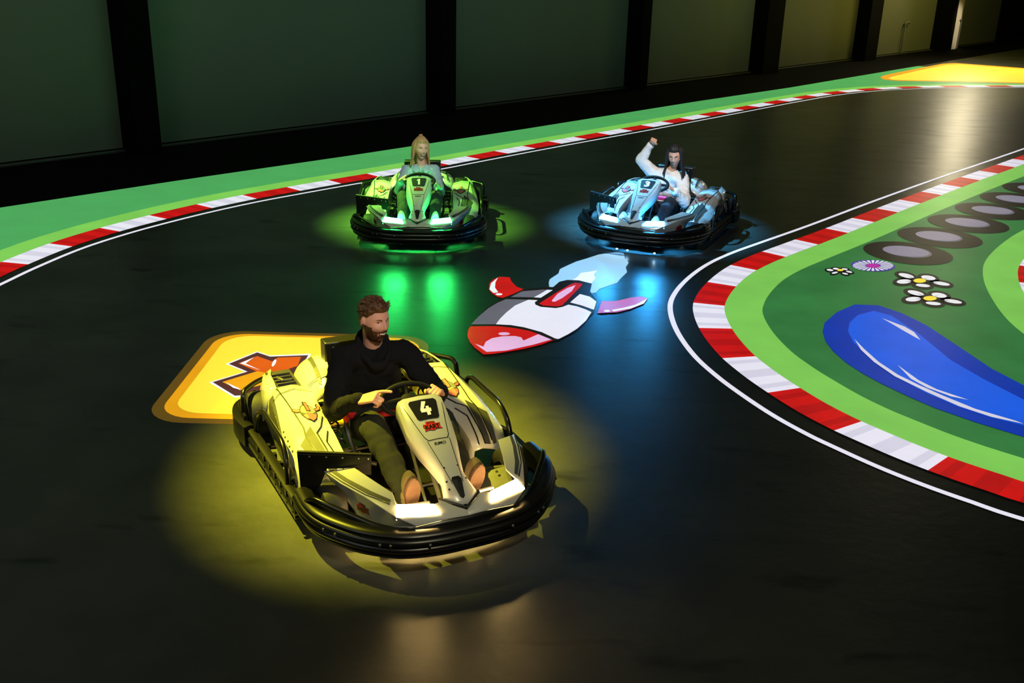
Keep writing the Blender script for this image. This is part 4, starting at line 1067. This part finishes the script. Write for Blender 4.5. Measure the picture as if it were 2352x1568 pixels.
    return root, Hm, hm, V

def shell(hm, Hm, pred, thick, nz_s, nz_a, name, m_, root, smooth_=True):
    """hair or beard: the part of the head where pred(x, y, z) > 0, thickened outwards"""
    vs = [Vector(v) for v in hm.v]; keep = []
    for f in hm.f:
        if len(f) > 6: 
            c = vs[f[0]]
            if pred(c) > 0: keep.append(f)
            continue
        c = sum((vs[i] for i in f), Vector())/len(f)
        if abs(c.x) > .083: continue
        if pred(c) > 0: keep.append(f)
    used = sorted({i for f in keep for i in f}); ix = {v: i for i, v in enumerate(used)}
    out = []; base = []
    for i in used:
        v = vs[i]; n = Vector((v.x/.074**2, v.y/.093**2, v.z/.118**2)).normalized()
        t = thick(v)*min(1, .25+pred(v)*70)
        t += nz_a*noise.noise(Vector((v.x, v.y*.5, v.z))*nz_s)*min(1, pred(v)*60)
        out.append(v+n*max(t, .0012)); base.append(v-n*.006)
    m = MB(); m.add(out, [tuple(ix[i] for i in f) for f in keep]); o = len(out)
    m.add(base, [tuple(reversed([ix[i] for i in f])) for f in keep])
    # close the rim
    ed = {}
    for f in keep:
        for a, b in zip(f, f[1:]+f[:1]):
            ed[(ix[a], ix[b])] = 1
    for (a, b) in ed:
        if (b, a) not in ed: m.f.append((b, a, a+o, b+o)); m.m.append(0)
    return m

def hair_mat(name, r, g, b):
    return mat(name, srgb(r, g, b), rough=.5, var=.55, scale=60, bump=.9, bscale=120, stretch=(1.0, 1.0, .12), detail=3)

def wheel_pt(u):
    t = math.radians(u); cw = Vector((0, .345, .560)); tilt = Matrix.Rotation(math.radians(-52), 3, 'X')
    return cw+tilt @ Vector((.150*math.cos(t), .082*math.sin(t), 0))

# --- man in black hoodie
S1 = skin('warm skin', 206, 150, 126)
J = dict(hip=(0, -.24, .21), belly=(0, -.25, .36), chest=(.01, -.21, .53), neck=(.02, -.155, .685), shR=(.195, -.17, .635), shL=(-.165, -.17, .615), elR=(.315, .03, .42), elL=(-.30, .02, .42),
         hjR=(.095, -.18, .20), hjL=(-.095, -.18, .20), knR=(.185, .33, .415), knL=(-.19, .36, .40), anR=(.165, .775, .225), anL=(-.165, .775, .225), toR=(.175, .835, .40), toL=(-.18, .835, .40))
gR, gL = wheel_pt(10), wheel_pt(165)
J['wrR'] = (.235, .27, .565); J['wrL'] = (-.215, .27, .53)
hR = hand_mb(J['wrR'], (.185, .345, .605), (-.55, .1, -.65), (-.2, .2, 1), (1.1, 1.35, 1.0), 1.05, True)
hL = hand_mb(J['wrL'], (-.165, .34, .590), (.55, .1, -.65), (.2, .2, 1), (1.1, 1.35, 1.0), 1.0)
BR = hair_mat('brown hair', 84, 52, 30); BEARD = hair_mat('brown beard', 72, 42, 24)
hood = mat('black fleece', srgb(20, 20, 21), rough=.95, spec=.15, var=.3, scale=120, bump=.3, bscale=300)
cl = dict(top=hood, top_name='hoodie', trousers=mat('dark denim', srgb(32, 34, 28), rough=.9, spec=.2, var=.35, scale=160, bump=.35, bscale=240), shoe=mat('tan suede', srgb(104, 88, 64), rough=.8, var=.15), sole=mat('brown sole', srgb(66, 42, 30), rough=.75, var=.35, scale=45, bump=.4, bscale=80),
          brow=BEARD, lip=mat('lip', srgb(178, 96, 84), rough=.45), loose=.018, fold=.030, fscale=.08)
root, Hm, hm, V = person(4, 'person with short brown hair and beard in a black hoodie, driving the nearest kart', J, (.022, -.115, .855), (math.radians(20), math.radians(-4), math.radians(-3)), False, S1, cl, [hR, hL], 1.0)
hl = lambda v: min(v.z-(.062-.9*max(0, -v.y+.045)*(1 if v.y > -.02 else 1)+.35*abs(v.x)*0), 1) if v.y > -.015 else v.z+.045-.2*max(0, -.05-v.y)
def man_hair(v):
    y = v.y
    lim = .066 if y > .055 else (.066-(.055-y)*1.0 if y > .02 else (.031 if y > -.004 else (.030 if y > -.022 and abs(v.x) > .05 else -.055)))
    return v.z-lim
m = shell(hm, Hm, man_hair, lambda v: .004+.011*sm(.02, .10, v.z)+.010*sm(.02, .075, v.y)*sm(.06, .10, v.z), 42, .008, 'hair', BR, root)
rnd = random.Random(5)
mh = xf(m, Hm)
for j in range(260):
    th = rnd.uniform(-math.pi, math.pi); ph = rnd.uniform(.25, 1.5)
    d_ = (math.cos(ph)*math.cos(th), math.cos(ph)*math.sin(th), math.sin(ph)); q_ = head_point(d_, False)
    if man_hair(q_) < .012: continue
    n_ = Vector((q_.x/.074**2, q_.y/.093**2, q_.z/.118**2)).normalized()
    front = sm(-.02, .07, q_.y)*sm(.05, .09, q_.z)
    sweep_ = Vector((.25+rnd.uniform(-.5, .5), .35-.9*(1-front), .25*front)).normalized()
    L_ = .012+.013*sm(.04, .1, q_.z)+rnd.uniform(0, .004)
    a_ = q_+n_*.006; b_ = a_+(n_*.55+sweep_*.8).normalized()*L_*.6; c_ = b_+(n_*.05+sweep_).normalized()*L_*.7
    mh.tube([Hm @ a_, Hm @ b_, Hm @ c_], [.0055, .0045, .0008], 6)
o = obj('hair', mh, BR, root)
def man_beard(v):
    if v.y < -.002: return -1
    ax = abs(v.x)
    top = -.012-.15*max(0, v.y) if ax > .058 else (-.042+.012*sm(.045, .06, ax))
    d = top-v.z
    if ax < .034 and v.z > -.0455: d = -1
    if ax < .028 and -.068 < v.z < -.047: d = -1
    if ax < .030 and -.047 < v.z < -.0385 and v.y > .05: d = .01
    return d
m = shell(hm, Hm, man_beard, lambda v: .0045+.005*sm(-.06, -.11, v.z), 90, .003, 'beard', BEARD, root)
obj('beard', xf(m, Hm), BEARD, root)
# hood lying round the neck
m = MB(); n0 = V['neck']; pts = []
for j in range(28):
    t = 2*math.pi*j/28; pts.append(n0+Vector((.088*math.cos(t), .014-.088*math.sin(t), -.008+.058*math.sin(t)-(.022 if math.sin(t) < -.9 else 0))))
rings = []
for j, c in enumerate(pts):
    t = 2*math.pi*j/28; o_ = Vector((math.cos(t), -math.sin(t), 0)); th = .017+.013*max(0, math.sin(t))
    rings.append([c+o_*th*math.cos(q_)+Vector((0, 0, 1))*th*1.5*math.sin(q_) for q_ in (2*math.pi*i/12 for i in range(12))])
m.grid(rings, cu=True, cv=True); obj('hood', m, hood, root)

# --- long hair helper
def long_hair(root, Hm, hm, m_, part_x, length, lift, seed, front_gap, bun=False, nlock=54, fat=1.0):
    rnd = random.Random(seed)
    def pr(v):
        y = v.y
        lim = .066 if y > .05 else (.066-(.05-y)*3.0 if y > .0 else -.09)
        return v.z-lim
    m = shell(hm, Hm, pr, lambda v: .007+.007*sm(.03, .1, v.z), 50, .004, 'hair', m_, root)
    m = xf(m, Hm)
    R3 = Hm.to_3x3()
    for j in range(nlock):
        u = j/(nlock-1); side = -1 if u < .5 else 1
        ang = math.radians(35+ (360-70)*u)   # around the head starting at the right temple, past the back, to the left temple
        ang = math.radians(90-front_gap)-(math.radians(360-2*front_gap))*u
        c, s_ = math.cos(ang), math.sin(ang)
        r0 = Hm @ Vector((.055*c+part_x*.3, .055*s_, .092)); r1 = Hm @ Vector((.080*c, .084*s_, .035)); r2 = Hm @ Vector((.084*c, .086*s_-.004, -.045))
        L = length*(.86+.28*rnd.random())
        sway = Vector((c*lift, s_*lift*.6, 0))
        r3 = r2+sway*.5+Vector((0, 0, -L*.5)); r4 = r2+sway+Vector((rnd.uniform(-.01, .01), rnd.uniform(-.01, .01), -L))
        pts = cat_rom([r0, r1, r2, r3, r4], 4); n = len(pts)
        m.tube(pts, [.006+.010*fat*math.sin(math.pi*min(1, i/(n-1)*1.15+.08)) if i < n-1 else .002 for i in range(n)], 7)
    if bun:
        q = Hm @ Vector((0, -.025, .128)); m.ellip(q, (.022, .022, .016), nu=14, nv=10)
        for j in range(4):
            t = rnd.uniform(-1, 1); m.tube([q, q+Vector((t*.02, .01, .014)), q+Vector((t*.03, .0, .012))], [.008, .005, .001], 6)
    return obj('hair', m, m_, root)

# --- woman in the green lit kart
S2 = skin('fair skin', 222, 168, 146)
J = dict(hip=(0, -.24, .18), belly=(0, -.25, .32), chest=(0, -.22, .46), neck=(0, -.175, .615), shR=(.155, -.19, .56), shL=(-.140, -.19, .56), elR=(.230, .02, .39), elL=(-.205, .01, .37),
         hjR=(.09, -.18, .18), hjL=(-.09, -.18, .18), knR=(.17, .30, .39), knL=(-.17, .30, .39), anR=(.155, .74, .205), anL=(-.155, .74, .205), toR=(.17, .80, .355), toL=(-.17, .80, .355),
         wrR=(.205, .25, .55), wrL=(-.20, .26, .49))
hR = hand_mb(J['wrR'], (.160, .325, .595), (-.5, .1, -.7), (-.2, .2, 1), (1.1, 1.35, 1.0), .9)
hL = hand_mb(J['wrL'], (-.155, .335, .555), (.5, .1, -.7), (.2, .2, 1), (1.1, 1.35, 1.0), .9)
BL = hair_mat('blonde hair', 186, 148, 96)
denim = mat('pale denim', srgb(150, 168, 182), rough=.85, var=.12, scale=140, bump=.25, bscale=260)
cl = dict(top=denim, top_name='shirt', trousers=mat('dark blue denim', srgb(22, 24, 32), rough=.85, var=.2, scale=120), shoe=mat('light shoe', srgb(200, 200, 180), rough=.7), sole=mat('light sole', srgb(205, 200, 180), rough=.7, var=.15, scale=40),
          brow=mat('blonde brow', srgb(140, 104, 70), rough=.8), lip=mat('rosy lip', srgb(200, 96, 92), rough=.4), loose=.013, fold=.028, fscale=.07)
root, Hm, hm, V = person(1, 'smiling person with long blonde hair and a pale blue denim shirt, driving the green kart', J, (.004, -.145, .808), (math.radians(24), math.radians(-4), math.radians(-3)), True, S2, cl, [hR, hL], 1.0)
long_hair(root, Hm, hm, BL, .0, .15, .020, 3, 78, bun=True)
for s in (1, -1):
    m = MB(); m.add([(s*.055, -.165, .640), (s*.012, -.100, .592), (s*.050, -.078, .548), (s*.092, -.105, .580), (s*.092, -.16, .615)], [(0, 1, 2, 3, 4) if s < 0 else (4, 3, 2, 1, 0)]); obj('collar', m, denim, root, smooth=False, solid=.008, bevel=.003)
m = MB(); m.tube([(0, -.100, .560), (0, -.078, .50), (0, -.085, .42)], .005, 6); obj('button_placket', m, mat('shirt seam', srgb(110, 128, 145), rough=.8), root)
for zz in (.53, .485, .44):
    m = MB(); m.ellip((0, -.072-.1*abs(zz-.49), zz), (.006, .004, .006), nu=8, nv=6); obj('button', m, mat('button', srgb(225, 225, 220), rough=.4), root)

# --- woman in the blue lit kart, right fist raised
S3 = skin('light skin', 208, 156, 130)
J = dict(hip=(0, -.22, .18), belly=(0, -.22, .32), chest=(-.01, -.16, .47), neck=(-.06, -.09, .625), shR=(.135, -.14, .56), shL=(-.185, -.12, .535), elR=(.285, -.13, .70), elL=(-.265, .05, .34),
         hjR=(.09, -.18, .18), hjL=(-.09, -.18, .18), knR=(.17, .30, .37), knL=(-.17, .30, .37), anR=(.155, .74, .20), anL=(-.155, .74, .20), toR=(.17, .80, .34), toL=(-.17, .80, .34),
         wrR=(.185, -.115, .885), wrL=(-.185, .23, .495))
hR = hand_mb(J['wrR'], (.150, -.085, .945), (-.3, .9, .1), (-.9, -.1, .3), (1.5, 1.6, 1.1), .92)
hL = hand_mb(J['wrL'], (-.150, .315, .545), (.6, .1, -.6), (.2, .2, 1), (1.1, 1.35, 1.0), .9)
DK = hair_mat('black hair', 24, 18, 17)
knit = mat('cream knit', srgb(224, 218, 212), rough=.95, var=.10, scale=60, bump=.7, bscale=130)
cl = dict(top=knit, top_name='sweater', trousers=mat('dark blue denim', srgb(22, 24, 32), rough=.85), shoe=mat('light shoe', srgb(200, 200, 180), rough=.7), sole=mat('light sole', srgb(205, 200, 180), rough=.7),
          brow=mat('dark brow', srgb(32, 22, 18), rough=.8), lip=mat('rosy lip', srgb(200, 96, 92), rough=.4), loose=.026, fold=.034, fscale=.08, cuff=.90)
root, Hm, hm, V = person(3, 'person with long black hair and cream sweater raising a fist in the blue kart', J, (-.10, -.045, .805), (math.radians(6), math.radians(-18), math.radians(3)), True, S3, cl, [hR, hL], 1.0)
long_hair(root, Hm, hm, DK, .0, .17, .030, 9, 62, nlock=76, fat=1.35)
m = MB()
for s in (-1, 1):
    pts = [Hm @ Vector((s*(.030+.016*math.cos(t)), .088, .006+.012*math.sin(t))) for t in (2*math.pi*i/16 for i in range(17))]
    m.tube(pts, .0009, 6); m.tube([Hm @ Vector((s*.046, .088, .01)), Hm @ Vector((s*.074, .02, .01))], .0014, 6)
m.tube([Hm @ Vector((-.012, .089, .008)), Hm @ Vector((.012, .089, .008))], .0014, 6)
obj('glasses', m, mat('thin glasses frame', srgb(60, 50, 50), rough=.3, metal=.6), root)
